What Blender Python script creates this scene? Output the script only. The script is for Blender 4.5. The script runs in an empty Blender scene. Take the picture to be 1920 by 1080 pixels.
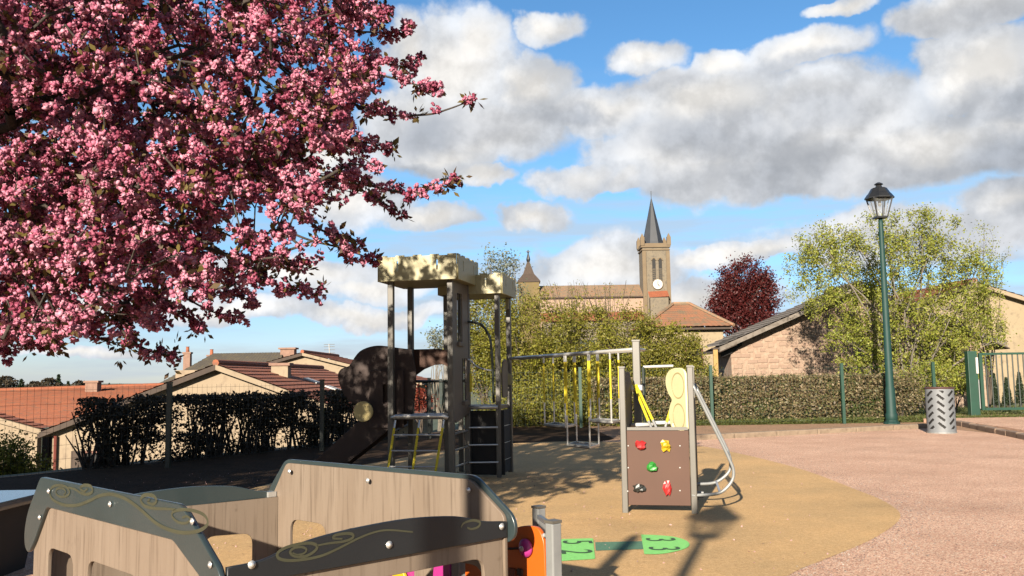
import bpy, math, random
import numpy as np
from mathutils import Vector, Matrix
R = math.radians
rng = np.random.default_rng(7)
random.seed(7)
sc = bpy.context.scene
COL = sc.collection

# ------------------------------------------------------------------ camera
F_PX, CAM_Z, PITCH, ROLL = 1700.0, 1.4, math.atan(166/1700.0), 0.0155
cam = bpy.data.cameras.new('camera'); camo = bpy.data.objects.new('camera', cam); COL.objects.link(camo)
cam.sensor_width = 36; cam.lens = 36*F_PX/1920; cam.clip_start = .05; cam.clip_end = 30000
_f = Vector((0, math.cos(PITCH), math.sin(PITCH))); _r0 = Vector((1, 0, 0)); _u0 = _r0.cross(_f)
_r = _r0*math.cos(ROLL) - _u0*math.sin(ROLL); _u = _r0*math.sin(ROLL) + _u0*math.cos(ROLL)
m = Matrix((( _r.x, _u.x, -_f.x, 0), (_r.y, _u.y, -_f.y, 0), (_r.z, _u.z, -_f.z, CAM_Z), (0, 0, 0, 1)))
camo.matrix_world = m
sc.camera = camo
def ray(px, py): return _r*((px-960)/F_PX) + _u*((540-py)/F_PX) + _f
def P(px, py, Y):            # point of the place seen at photo pixel, at ground distance Y
    d = ray(px, py); t = Y/d.y; return Vector((d.x*t, Y, CAM_Z+d.z*t))
def G(px, py, z=0.0):        # point on the ground
    d = ray(px, py); t = (z-CAM_Z)/d.z; return Vector((d.x*t, d.y*t, z))
def onplane(px, py, o, n):
    d = ray(px, py); c = Vector((0, 0, CAM_Z)); t = (Vector(o)-c).dot(n)/d.dot(n); return c+d*t

# ------------------------------------------------------------------ sun, sky, exposure
SUN_EL, SUN_AZ = R(19.5), R(17)       # shadows run 17 degrees right of straight ahead
sun = bpy.data.lights.new('sun', 'SUN'); sun.energy = 5.0; sun.angle = R(.53); sun.color = (1, .89, .74)
suno = bpy.data.objects.new('sun', sun); COL.objects.link(suno)
sdir = Vector((math.sin(SUN_AZ)*math.cos(SUN_EL), math.cos(SUN_AZ)*math.cos(SUN_EL), -math.sin(SUN_EL)))
suno.rotation_euler = sdir.to_track_quat('-Z', 'Y').to_euler()
sc.view_settings.view_transform = 'Standard'; sc.view_settings.look = 'None'
sc.view_settings.exposure = 1.75; sc.view_settings.gamma = 1; sc.view_settings.use_curve_mapping = False
sc.render.engine = 'CYCLES'
sc.cycles.max_bounces = 6; sc.cycles.diffuse_bounces = 3; sc.cycles.glossy_bounces = 3
sc.cycles.transmission_bounces = 4; sc.cycles.transparent_max_bounces = 8
sc.cycles.use_denoising = True

W = bpy.data.worlds.new('World'); sc.world = W; W.use_nodes = True
nt = W.node_tree; nt.nodes.clear(); L = nt.links
def nd(t, **k):
    n = nt.nodes.new(t)
    for a, b in k.items(): setattr(n, a, b)
    return n
def inp(s, v):
    if isinstance(v, bpy.types.NodeSocket): L.new(v, s)
    elif v is not None: s.default_value = v
def mth(op, a, b=None, c=None, clamp=False):
    n = nd('ShaderNodeMath', operation=op); n.use_clamp = clamp
    inp(n.inputs[0], a); inp(n.inputs[1], b); inp(n.inputs[2], c); return n.outputs[0]
def vmt(op, a, b=None):
    n = nd('ShaderNodeVectorMath', operation=op); inp(n.inputs[0], a); inp(n.inputs[1], b); return n
def comb(x, y, z):
    n = nd('ShaderNodeCombineXYZ'); inp(n.inputs[0], x); inp(n.inputs[1], y); inp(n.inputs[2], z); return n.outputs[0]
def sstep(v, a, b, lo=0., hi=1.):
    n = nd('ShaderNodeMapRange', interpolation_type='SMOOTHSTEP'); inp(n.inputs[0], v)
    n.inputs[1].default_value = a; n.inputs[2].default_value = b; n.inputs[3].default_value = lo; n.inputs[4].default_value = hi
    return n.outputs[0]
def noise(vec, scale, detail, rough=.5):
    n = nd('ShaderNodeTexNoise'); inp(n.inputs['Vector'], vec); n.inputs['Scale'].default_value = scale
    n.inputs['Detail'].default_value = detail; n.inputs['Roughness'].default_value = rough; return n
def mixc(f, a, b):
    n = nd('ShaderNodeMix', data_type='RGBA'); inp(n.inputs[0], f); inp(n.inputs[6], a); inp(n.inputs[7], b); return n.outputs[2]
sky = nd('ShaderNodeTexSky', sky_type='NISHITA'); sky.sun_disc = False
sky.sun_elevation = SUN_EL; sky.sun_rotation = R(180)+SUN_AZ; sky.altitude = 600; sky.air_density = 1.0; sky.dust_density = .35; sky.ozone_density = 2.2
tc = nd('ShaderNodeTexCoord'); D = tc.outputs['Generated']
sp = nd('ShaderNodeSeparateXYZ'); L.new(D, sp.inputs[0])
az = mth('ARCTAN2', sp.outputs[0], sp.outputs[1]); el = mth('ARCSINE', sp.outputs[2])
warp = noise(D, 7.5, 5, .55); w1 = vmt('SUBTRACT', warp.outputs['Color'], (.5, .5, .5))
w2 = vmt('MULTIPLY', w1.outputs[0], (.12, .075, 0.))
warpf = noise(D, 30, 5, .6); w3 = vmt('SUBTRACT', warpf.outputs['Color'], (.5, .5, .5)); w4 = vmt('MULTIPLY', w3.outputs[0], (.022, .018, 0))
pos = vmt('ADD', comb(az, el, 0.), w2.outputs[0]); pos = vmt('ADD', pos.outputs[0], w4.outputs[0]).outputs[0]
def blobs(lst):
    acc = None
    for (px, py, rx, ry) in lst:
        d = ray(px, py).normalized(); a, e = math.atan2(d.x, d.y), math.asin(d.z)
        q = vmt('SUBTRACT', pos, (a, e, 0)); q = vmt('MULTIPLY', q.outputs[0], (F_PX/rx, F_PX/ry, 0))
        l = vmt('LENGTH', q.outputs[0]).outputs['Value']
        acc = mth('SUBTRACT', 1.0, l) if acc is None else mth('MAXIMUM', acc, mth('SUBTRACT', 1.0, l))
    return acc
CL = [(850,140,165,120),(790,230,140,85),(900,95,90,70),(760,90,80,70),(1000,170,75,70),(930,250,170,60),(1030,45,72,40),
      (1195,112,105,42),(1120,215,200,60),(1320,195,230,75),(1375,120,80,34),(1525,90,120,42),(1300,285,270,85),(1540,235,250,110),
      (1500,325,330,62),(1740,275,210,75),(1850,130,150,72),(1910,230,130,100),(1090,338,105,36),(1170,345,60,26),(850,290,120,40),(640,370,150,55),
      (985,402,100,30),(800,398,110,32),(922,328,58,20),(1570,6,85,18),(1830,20,160,42),(1120,500,210,65),(1400,480,190,24),
      (1700,440,260,55),(600,300,120,45),(1890,390,130,50),(1300,560,180,40),
      (560,520,200,42),(450,585,160,22),(700,590,200,20),(250,560,200,32),(120,665,200,13),(700,545,130,24)]
GY = [(1480,335,330,60),(1350,265,210,48),(1560,215,120,50),(870,245,190,50),(1700,330,180,34),(1890,310,130,60),(1840,30,200,40),
      (1230,155,110,18),(1560,120,150,22),(1880,190,110,32),(760,325,160,22),(1800,450,200,28),(1050,230,90,20),(1840,430,160,36)]
cf = blobs(CL); gf = blobs(GY)
fb = noise(D, 7.5, 8, .56); fine = mth('SUBTRACT', fb.outputs['Fac'], .5)
# beyond the part of the sky listed above the same kind of cloud goes on
wide = mth('MULTIPLY', mth('SUBTRACT', noise(D, 2.6, 5, .5).outputs['Fac'], .53), 5.0)
out1 = mth('MAXIMUM', sstep(mth('ABSOLUTE', az), .50, .62), sstep(el, .40, .52))
fb2 = noise(vmt('ADD', D, (-.006, 0., .016)).outputs[0], 7.5, 8, .56); relief = mth('SUBTRACT', fb.outputs['Fac'], fb2.outputs['Fac'])
base = mth('ADD', mth('MULTIPLY', cf, mth('SUBTRACT', 1.0, out1)), mth('MULTIPLY', wide, out1))
dens = mth('ADD', base, mth('MULTIPLY', fine, .95))
edge = mth('MULTIPLY', mth('SUBTRACT', noise(D, 38, 6, .6).outputs['Fac'], .5), .34)
alpha = sstep(mth('ADD', dens, edge), -.06, .26)
# thin veil, stretched along the horizon
vv = vmt('MULTIPLY', D, (3.0, 3.0, 26.0)).outputs[0]
veil = sstep(noise(vv, 1.6, 6, .55).outputs['Fac'], .38, .68)
veil = mth('MULTIPLY', veil, sstep(el, .36, .08))
veil = mth('MULTIPLY', veil, .85)
gn = mth('ADD', gf, mth('MULTIPLY', mth('SUBTRACT', noise(D, 9, 6, .55).outputs['Fac'], .5), 1.5))
gn = mth('ADD', mth('MULTIPLY', gn, mth('SUBTRACT', 1.0, out1)), mth('MULTIPLY', mth('SUBTRACT', noise(D, 3.4, 5).outputs['Fac'], .45), mth('MULTIPLY', out1, 3.)))
grey = sstep(gn, -.55, .75)
thick = sstep(dens, .1, .9)
lit = mixc(thick, (.29, .31, .34, 1), (.375, .365, .35, 1))
shade = mixc(sstep(noise(D, 8, 5, .55).outputs['Fac'], .3, .7), (.20, .215, .24, 1), (.265, .27, .28, 1))
billow = mth('MULTIPLY', sstep(noise(D, 16, 7, .55).outputs['Fac'], .3, .7, .88, 1.10), sstep(relief, -.08, .08, .83, 1.10))
cc = mixc(grey, lit, shade)
cc = vmt('MULTIPLY', cc, comb(billow, billow, billow)).outputs[0]
skc = nd('ShaderNodeHueSaturation'); skc.inputs['Saturation'].default_value = 1.17; skc.inputs['Value'].default_value = 1.0
low = sstep(el, .22, .0)
tint = mixc(low, (.060, .064, .066, 1), (.038, .042, .058, 1))
skm = vmt('MULTIPLY', sky.outputs[0], tint).outputs[0]
L.new(skm, skc.inputs['Color'])
body = mixc(veil, skc.outputs[0], (.22, .25, .285, 1))
body = mixc(alpha, body, cc)
SKY_K = .10; SKY_G = .74
final = vmt('MULTIPLY', body, (SKY_G/SKY_K, SKY_G/SKY_K, SKY_G/SKY_K)).outputs[0]
bg = nd('ShaderNodeBackground'); L.new(final, bg.inputs[0]); bg.inputs[1].default_value = SKY_K
ow = nd('ShaderNodeOutputWorld'); L.new(bg.outputs[0], ow.inputs[0])

# ------------------------------------------------------------------ materials
MATS = {}
def mat(name, c1, c2=None, scale=8., rough=.7, bump=0., bscale=None, metal=0., detail=5, coord='Object', stretch=None, spec=.5, contrast=(.3, .7), extra=None, coat=0., k=.62):
    k *= .66
    if name in MATS: return MATS[name]
    ma = bpy.data.materials.new(name); ma.use_nodes = True; MATS[name] = ma
    t = ma.node_tree; b = t.nodes['Principled BSDF']; lk = t.links
    b.inputs['Roughness'].default_value = rough; b.inputs['Metallic'].default_value = metal
    b.inputs['Specular IOR Level'].default_value = spec; b.inputs['Coat Weight'].default_value = coat
    c2 = c2 or tuple(x*.8 for x in c1)
    c1 = tuple(x*k for x in c1); c2 = tuple(x*k for x in c2)
    if extra: extra = (tuple(x*k for x in extra[0]), *extra[1:])
    tcn = t.nodes.new('ShaderNodeTexCoord'); src = tcn.outputs[coord]
    if stretch:
        mp = t.nodes.new('ShaderNodeMapping'); mp.inputs['Scale'].default_value = stretch; lk.new(src, mp.inputs[0]); src = mp.outputs[0]
    n = t.nodes.new('ShaderNodeTexNoise'); n.inputs['Scale'].default_value = scale; n.inputs['Detail'].default_value = detail
    lk.new(src, n.inputs['Vector'])
    mr = t.nodes.new('ShaderNodeMapRange'); mr.inputs[1].default_value = contrast[0]; mr.inputs[2].default_value = contrast[1]; lk.new(n.outputs['Fac'], mr.inputs[0])
    mx = t.nodes.new('ShaderNodeMix'); mx.data_type = 'RGBA'; lk.new(mr.outputs[0], mx.inputs[0])
    mx.inputs[6].default_value = (*c1, 1); mx.inputs[7].default_value = (*c2, 1)
    colout = mx.outputs[2]
    if extra:   # (colour, scale, lo, hi) second layer of wear
        c3, s3, lo, hi = extra
        n3 = t.nodes.new('ShaderNodeTexNoise'); n3.inputs['Scale'].default_value = s3; n3.inputs['Detail'].default_value = 6; lk.new(tcn.outputs[coord], n3.inputs['Vector'])
        m3 = t.nodes.new('ShaderNodeMapRange'); m3.inputs[1].default_value = lo; m3.inputs[2].default_value = hi; lk.new(n3.outputs['Fac'], m3.inputs[0])
        x3 = t.nodes.new('ShaderNodeMix'); x3.data_type = 'RGBA'; lk.new(m3.outputs[0], x3.inputs[0]); lk.new(colout, x3.inputs[6]); x3.inputs[7].default_value = (*c3, 1)
        colout = x3.outputs[2]
    lk.new(colout, b.inputs['Base Color'])
    if bump:
        bn = t.nodes.new('ShaderNodeTexNoise'); bn.inputs['Scale'].default_value = bscale or scale*3; bn.inputs['Detail'].default_value = 4
        lk.new(src, bn.inputs['Vector'])
        bp = t.nodes.new('ShaderNodeBump'); bp.inputs['Strength'].default_value = bump; bp.inputs['Distance'].default_value = .02
        lk.new(bn.outputs['Fac'], bp.inputs['Height']); lk.new(bp.outputs[0], b.inputs['Normal'])
    return ma
def leafmat(name, cols, trans=.35, rough=.55, k=.95):
    k *= .47
    cols = [tuple(x*k for x in c) for c in cols]
    ma = bpy.data.materials.new(name); ma.use_nodes = True; MATS[name] = ma
    t = ma.node_tree; b = t.nodes['Principled BSDF']; lk = t.links; out = t.nodes['Material Output']
    g = t.nodes.new('ShaderNodeNewGeometry'); cr = t.nodes.new('ShaderNodeValToRGB'); lk.new(g.outputs['Random Per Island'], cr.inputs[0])
    e = cr.color_ramp.elements
    while len(e) < len(cols): e.new(.5)
    for i, c in enumerate(cols): e[i].position = i/max(1, len(cols)-1); e[i].color = (*c, 1)
    lk.new(cr.outputs[0], b.inputs['Base Color']); b.inputs['Roughness'].default_value = rough; b.inputs['Specular IOR Level'].default_value = .3
    tr = t.nodes.new('ShaderNodeBsdfTranslucent'); lk.new(cr.outputs[0], tr.inputs[0])
    ms = t.nodes.new('ShaderNodeMixShader'); ms.inputs[0].default_value = trans
    lk.new(b.outputs[0], ms.inputs[1]); lk.new(tr.outputs[0], ms.inputs[2]); lk.new(ms.outputs[0], out.inputs[0])
    return ma
def grainmat(name, cells, cmix, scale, big=(1, 1, 1), bump=.35, rough=.9):
    """granules: one colour per voronoi cell plus slow mottling"""
    ma = bpy.data.materials.new(name); ma.use_nodes = True; MATS[name] = ma
    t = ma.node_tree; b = t.nodes['Principled BSDF']; lk = t.links; b.inputs['Roughness'].default_value = rough; b.inputs['Specular IOR Level'].default_value = .25
    tcn = t.nodes.new('ShaderNodeTexCoord'); v = t.nodes.new('ShaderNodeTexVoronoi'); v.inputs['Scale'].default_value = scale; lk.new(tcn.outputs['Object'], v.inputs['Vector'])
    s = t.nodes.new('ShaderNodeSeparateColor'); lk.new(v.outputs['Color'], s.inputs[0])
    cr = t.nodes.new('ShaderNodeValToRGB'); lk.new(s.outputs[0], cr.inputs[0]); e = cr.color_ramp.elements
    while len(e) < len(cells): e.new(.5)
    for i, c in enumerate(cells): e[i].position = i/(len(cells)-1); e[i].color = (*[x*.80 for x in c], 1)
    n = t.nodes.new('ShaderNodeTexNoise'); n.inputs['Scale'].default_value = .9; n.inputs['Detail'].default_value = 8; n.inputs['Roughness'].default_value = .62; lk.new(tcn.outputs['Object'], n.inputs['Vector'])
    mr = t.nodes.new('ShaderNodeMapRange'); mr.inputs[1].default_value = .34; mr.inputs[2].default_value = .68; lk.new(n.outputs['Fac'], mr.inputs[0])
    mx = t.nodes.new('ShaderNodeMix'); mx.data_type = 'RGBA'; mx.blend_type = 'MULTIPLY'; mx.inputs[0].default_value = 1
    m2 = t.nodes.new('ShaderNodeMix'); m2.data_type = 'RGBA'; lk.new(mr.outputs[0], m2.inputs[0]); m2.inputs[6].default_value = (*cmix[0], 1); m2.inputs[7].default_value = (*cmix[1], 1)
    lk.new(cr.outputs[0], mx.inputs[6]); lk.new(m2.outputs[2], mx.inputs[7])
    ns_ = t.nodes.new('ShaderNodeTexNoise'); ns_.inputs['Scale'].default_value = .33; ns_.inputs['Detail'].default_value = 7; ns_.inputs['Roughness'].default_value = .7; lk.new(tcn.outputs['Object'], ns_.inputs['Vector'])
    rs_ = t.nodes.new('ShaderNodeMapRange'); rs_.inputs[1].default_value = .52; rs_.inputs[2].default_value = .66; rs_.inputs[3].default_value = 1.0; rs_.inputs[4].default_value = .84; lk.new(ns_.outputs['Fac'], rs_.inputs[0])
    n6 = t.nodes.new('ShaderNodeTexNoise'); n6.inputs['Scale'].default_value = 7; n6.inputs['Detail'].default_value = 3; lk.new(tcn.outputs['Object'], n6.inputs['Vector'])
    r6 = t.nodes.new('ShaderNodeMapRange'); r6.inputs[1].default_value = .70; r6.inputs[2].default_value = .76; r6.inputs[3].default_value = 1.0; r6.inputs[4].default_value = .72; lk.new(n6.outputs['Fac'], r6.inputs[0])
    m6 = t.nodes.new('ShaderNodeMath'); m6.operation = 'MULTIPLY'; lk.new(rs_.outputs[0], m6.inputs[0]); lk.new(r6.outputs[0], m6.inputs[1])
    # mid scale grit so that grain still reads far off
    n5 = t.nodes.new('ShaderNodeTexNoise'); n5.inputs['Scale'].default_value = 28; n5.inputs['Detail'].default_value = 6; n5.inputs['Roughness'].default_value = .75; lk.new(tcn.outputs['Object'], n5.inputs['Vector'])
    r5 = t.nodes.new('ShaderNodeMapRange'); r5.inputs[1].default_value = .3; r5.inputs[2].default_value = .7; r5.inputs[3].default_value = .8; r5.inputs[4].default_value = 1.2; lk.new(n5.outputs['Fac'], r5.inputs[0])
    vm = t.nodes.new('ShaderNodeVectorMath'); vm.operation = 'SCALE'; m7 = t.nodes.new('ShaderNodeMath'); m7.operation = 'MULTIPLY'; lk.new(r5.outputs[0], m7.inputs[0]); lk.new(m6.outputs[0], m7.inputs[1]); lk.new(mx.outputs[2], vm.inputs[0]); lk.new(m7.outputs[0], vm.inputs['Scale'])
    lk.new(vm.outputs[0], b.inputs['Base Color'])
    bp = t.nodes.new('ShaderNodeBump'); bp.inputs['Strength'].default_value = bump; bp.inputs['Distance'].default_value = .012
    lk.new(v.outputs['Distance'], bp.inputs['Height']); lk.new(bp.outputs[0], b.inputs['Normal'])
    return ma

# ------------------------------------------------------------------ object helpers
ORG = {}
def thing(name, label, cat, loc=(0, 0, 0), group=None):
    o = bpy.data.objects.new(name, None); COL.objects.link(o); o.location = loc; o.empty_display_size = .1
    o['label'] = label; o['category'] = cat
    if group: o['group'] = group
    ORG[o] = Vector(loc); return o
def tag(o, label, cat, group=None):
    o['label'] = label; o['category'] = cat
    if group: o['group'] = group
    return o
def wpos(o):
    v = Vector((0, 0, 0))
    while o is not None: v += ORG.get(o, Vector((0, 0, 0))); o = o.parent
    return v
def link(name, me, mt, parent=None, kind=None, smooth=False):
    if mt is not None and not len(me.materials): me.materials.append(mt)
    o = bpy.data.objects.new(name, me); COL.objects.link(o)
    if parent is not None:
        off = wpos(parent); o.parent = parent
        me.transform(Matrix.Translation(-off))
    if smooth: me.shade_smooth()
    if kind: o['kind'] = kind
    return o
class MB:
    def __init__(s): s.v = []; s.f = []
    def add(s, vs, fs):
        k = len(s.v); s.v += [tuple(v) for v in vs]; s.f += [tuple(i+k for i in f) for f in fs]; return s
    def box(s, c, size, ex=(1, 0, 0), ey=(0, 1, 0), ez=(0, 0, 1)):
        c = Vector(c); ex = Vector(ex).normalized()*size[0]/2; ey = Vector(ey).normalized()*size[1]/2; ez = Vector(ez).normalized()*size[2]/2
        vs = [c+ex*a+ey*b+ez*d for a in (-1, 1) for b in (-1, 1) for d in (-1, 1)]
        return s.add(vs, [(0, 1, 3, 2), (4, 6, 7, 5), (0, 4, 5, 1), (2, 3, 7, 6), (0, 2, 6, 4), (1, 5, 7, 3)])
    def bar(s, a, b, w, h=None, up=(0, 0, 1)):
        a = Vector(a); b = Vector(b); d = (b-a); l = d.length; d.normalize(); up = Vector(up)
        if abs(d.dot(up)) > .95: up = Vector((.2, 1, 0))
        x = d.cross(up).normalized(); z = x.cross(d)
        return s.box((a+b)/2, (w, l, h or w), x, d, z)
    def tube(s, pts, r, n=8, cap=True):
        pts = [Vector(p) for p in pts]; rs = r if hasattr(r, '__len__') else [r]*len(pts)
        vs = []; fs = []; up = None
        for i, p in enumerate(pts):
            d = (pts[min(i+1, len(pts)-1)]-pts[max(i-1, 0)]).normalized()
            if up is None:
                up = Vector((0, 0, 1)) if abs(d.z) < .9 else Vector((1, 0, 0))
            x = d.cross(up)
            if x.length < 1e-4: x = d.cross(Vector((1, .3, .2)))
            x.normalize(); y = x.cross(d).normalized(); up = y
            for k in range(n):
                a = 2*math.pi*k/n; vs.append(p+(x*math.cos(a)+y*math.sin(a))*rs[i])
        for i in range(len(pts)-1):
            for k in range(n): fs.append((i*n+k, i*n+(k+1) % n, (i+1)*n+(k+1) % n, (i+1)*n+k))
        if cap: fs.append(tuple(range(n))[::-1]); fs.append(tuple((len(pts)-1)*n+k for k in range(n)))
        return s.add(vs, fs)
    def lathe(s, c, prof, n=16):
        c = Vector(c); vs = []; fs = []
        for (r, z) in prof:
            for k in range(n): a = 2*math.pi*(k+.5)/n; vs.append(c+Vector((r*math.cos(a), r*math.sin(a), z)))
        for i in range(len(prof)-1):
            for k in range(n): fs.append((i*n+k, i*n+(k+1) % n, (i+1)*n+(k+1) % n, (i+1)*n+k))
        fs.append(tuple(range(n))[::-1]); fs.append(tuple((len(prof)-1)*n+k for k in range(n)))
        return s.add(vs, fs)
    def quad(s, *p): return s.add(p, [tuple(range(len(p)))])
    def ball(s, c, r, sq=(1, 1, 1), nu=10, nv=6):
        c = Vector(c); vs = [c+Vector((0, 0, r*sq[2]))]; fs = []
        for j in range(1, nv):
            t = math.pi*j/nv
            for k in range(nu):
                a = 2*math.pi*k/nu; vs.append(c+Vector((r*sq[0]*math.sin(t)*math.cos(a), r*sq[1]*math.sin(t)*math.sin(a), r*sq[2]*math.cos(t))))
        vs.append(c-Vector((0, 0, r*sq[2])))
        for k in range(nu): fs.append((0, 1+k, 1+(k+1) % nu))
        for j in range(nv-2):
            for k in range(nu): a = 1+j*nu; fs.append((a+k, a+nu+k, a+nu+(k+1) % nu, a+(k+1) % nu))
        a = 1+(nv-2)*nu
        for k in range(nu): fs.append((a+k, len(vs)-1, a+(k+1) % nu))
        return s.add(vs, fs)
    def build(s, name, mt, parent=None, kind=None, smooth=False, bevel=0):
        me = bpy.data.meshes.new(name); me.from_pydata([tuple(v) for v in s.v], [], s.f); me.update()
        o = link(name, me, mt, parent, kind, smooth)
        if bevel:
            b = o.modifiers.new('bevel', 'BEVEL'); b.width = bevel; b.segments = 2; b.limit_method = 'ANGLE'; b.angle_limit = R(40)
        return o
def np_mesh(name, V, F):      # V (n,3), F (m,4) or (m,3)
    me = bpy.data.meshes.new(name); k = F.shape[1]
    me.vertices.add(len(V)); me.vertices.foreach_set('co', V.astype(np.float32).ravel())
    me.loops.add(F.size); me.loops.foreach_set('vertex_index', F.astype(np.int32).ravel())
    me.polygons.add(len(F)); me.polygons.foreach_set('loop_start', np.arange(0, F.size, k, dtype=np.int32))
    me.update(calc_edges=True); return me
def catmull(pts, n=6):
    pts = [np.array(p, float) for p in pts]; P_ = [2*pts[0]-pts[1]]+pts+[2*pts[-1]-pts[-2]]; out = []
    for i in range(1, len(P_)-2):
        p0, p1, p2, p3 = P_[i-1:i+3]
        for k in range(n):
            t = k/n; out.append(.5*((2*p1)+(-p0+p2)*t+(2*p0-5*p1+4*p2-p3)*t*t+(-p0+3*p1-3*p2+p3)*t**3))
    out.append(pts[-1]); return out
def rounded(poly, r, n=4):
    out = []; N = len(poly); rs = r if hasattr(r, '__len__') else [r]*N
    for i in range(N):
        p = Vector(poly[i]); a = Vector(poly[i-1]); b = Vector(poly[(i+1) % N]); q = rs[i]
        da = (a-p); db = (b-p); la, lb = da.length, db.length
        if q <= 0 or la < 1e-6 or lb < 1e-6: out.append(tuple(p)); continue
        k = min(q, la*.49, lb*.49); s = p+da.normalized()*k; e = p+db.normalized()*k
        for j in range(n+1):
            t = j/n; out.append(tuple(s*(1-t)**2+p*2*t*(1-t)+e*t*t))
    return out
def plate(name, outline, holes, th, o, eu, ev, mt, parent=None, bevel=.003):
    """a board: filled outline with holes, thickness th centred on the plane o + u*eu + v*ev"""
    cu = bpy.data.curves.new('tmp', 'CURVE'); cu.dimensions = '2D'; cu.fill_mode = 'BOTH'; cu.extrude = max(th/2-bevel, 1e-4); cu.bevel_depth = bevel; cu.bevel_resolution = 1; cu.offset = -bevel
    for ring in [outline]+list(holes):
        s = cu.splines.new('POLY'); s.points.add(len(ring)-1); s.use_cyclic_u = True
        for i, p in enumerate(ring): s.points[i].co = (p[0], p[1], 0, 1)
    ob = bpy.data.objects.new('tmp', cu); me = bpy.data.meshes.new_from_object(ob); me.name = name
    bpy.data.objects.remove(ob); bpy.data.curves.remove(cu)
    eu = Vector(eu).normalized(); ev = Vector(ev).normalized(); n = eu.cross(ev); o = Vector(o)
    me.transform(Matrix(((eu.x, ev.x, n.x, o.x), (eu.y, ev.y, n.y, o.y), (eu.z, ev.z, n.z, o.z), (0, 0, 0, 1))))
    me.materials.clear()
    return link(name, me, mt, parent)
def ribbon(mb, pts, w, o, eu, ev, off):
    eu = Vector(eu); ev = Vector(ev); n = eu.cross(ev); o = Vector(o)+n*off; q = catmull(pts, 6)
    L_, Rr = [], []; N = len(q)
    for i in range(N):
        d = q[min(i+1, N-1)]-q[max(i-1, 0)]; d = d/(np.linalg.norm(d)+1e-9); nn = np.array([-d[1], d[0]])
        ww = w*(.55+.45*math.sin(math.pi*min(1, i/N*1.0)))/2
        for lst, sgn in ((L_, 1), (Rr, -1)):
            p = q[i]+nn*ww*sgn; lst.append(o+eu*p[0]+ev*p[1])
    for i in range(N-1): mb.quad(L_[i], Rr[i], Rr[i+1], L_[i+1])
def leaves(name, pts, size, mt, parent, kind=None, flat=.0, aspect=.55):
    pts = np.asarray(pts, float); n = len(pts)
    a = rng.normal(size=(n, 3)); a[:, 2] *= (1-flat); a /= np.linalg.norm(a, axis=1)[:, None]
    b = np.cross(a, rng.normal(size=(n, 3))); b /= np.linalg.norm(b, axis=1)[:, None]; c = np.cross(a, b)
    s = size*rng.uniform(.6, 1.35, (n, 1)); a_ = a*s*.5; b_ = b*s*.5*aspect; k = c*s*.12
    V = np.stack([pts-a_, pts-b_+k, pts+a_, pts+b_+k], 1).reshape(-1, 3); F = np.arange(4*n).reshape(-1, 4)
    return link(name, np_mesh(name, V, F), mt, parent, kind)
def ell_pts(e, n, shell=.5):
    cx, cy, cz, rx, ry, rz = e; d = rng.normal(size=(n, 3)); d /= np.linalg.norm(d, axis=1)[:, None]
    r = rng.uniform(shell**3, 1, (n, 1))**(1/3); return np.array([cx, cy, cz])+d*r*np.array([rx, ry, rz])
def tree(name, label, cat, base, ells, nclump, per, spread, lsize, lm, bark, stems=4, srad=.06, trunk_h=None, twigs=True, group=None, up=.3, shell=.55, loose=.15):
    base = Vector(base); t = thing(name, label, cat, base, group)
    vol = np.array([e[3]*e[4]*e[5] for e in ells])**(2/3.); cnt = np.maximum(1, (vol/vol.sum()*nclump).astype(int))
    cl = np.concatenate([ell_pts(e, c, shell) for e, c in zip(ells, cnt)])
    mb = MB(); top = base+Vector((0, 0, trunk_h)) if trunk_h else base
    if trunk_h: mb.tube([base-Vector((0, 0, .15)), base+Vector((.03, 0, trunk_h*.5)), top], [srad*1.5, srad*1.15, srad], 8)
    # limbs: clump centres joined to the nearest limb by thinner branches
    nodes = []; idx = rng.permutation(len(cl))[:stems]
    for i in idx:
        p = Vector(cl[i]); d = p-top; mid = top+d*.5+Vector((rng.normal()*.06*d.length, rng.normal()*.06*d.length, up*.25*d.length))
        pts = catmull([top, top+d*.25+Vector((0, 0, up*.12*d.length)), mid, p], 3); rs = np.linspace(srad*.75, srad*.12, len(pts)); mb.tube(pts, list(rs), 6)
        nodes += [(np.array(q), r) for q, r in zip(pts[2:], rs[2:])]
    if twigs:
        for c in cl:
            ds = [np.linalg.norm(q-c)+(.4 if q[2] > c[2] else 0) for q, r in nodes]; j = int(np.argmin(ds)); q, r = nodes[j]
            md = (q+c)/2+rng.normal(size=3)*.08*ds[j]; mb.tube([q, md, c], [r*.5+.002, r*.35+.002, .002+srad*.03], 4, False)
            if len(nodes) < 900: nodes.append((md, r*.5)); nodes.append((c, r*.3))
    mb.build('trunk', bark, t, smooth=True)
    pts = np.repeat(cl, per, 0)+rng.normal(size=(len(cl)*per, 3))*spread*rng.uniform(.5, 1.2, (len(cl)*per, 1))
    k = int(len(pts)*loose); ext = np.concatenate([ell_pts(e, max(1, int(k*c/cnt.sum())), .3) for e, c in zip(ells, cnt)])
    leaves('crown', np.concatenate([pts, ext]), lsize, lm, t)
    return t

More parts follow.
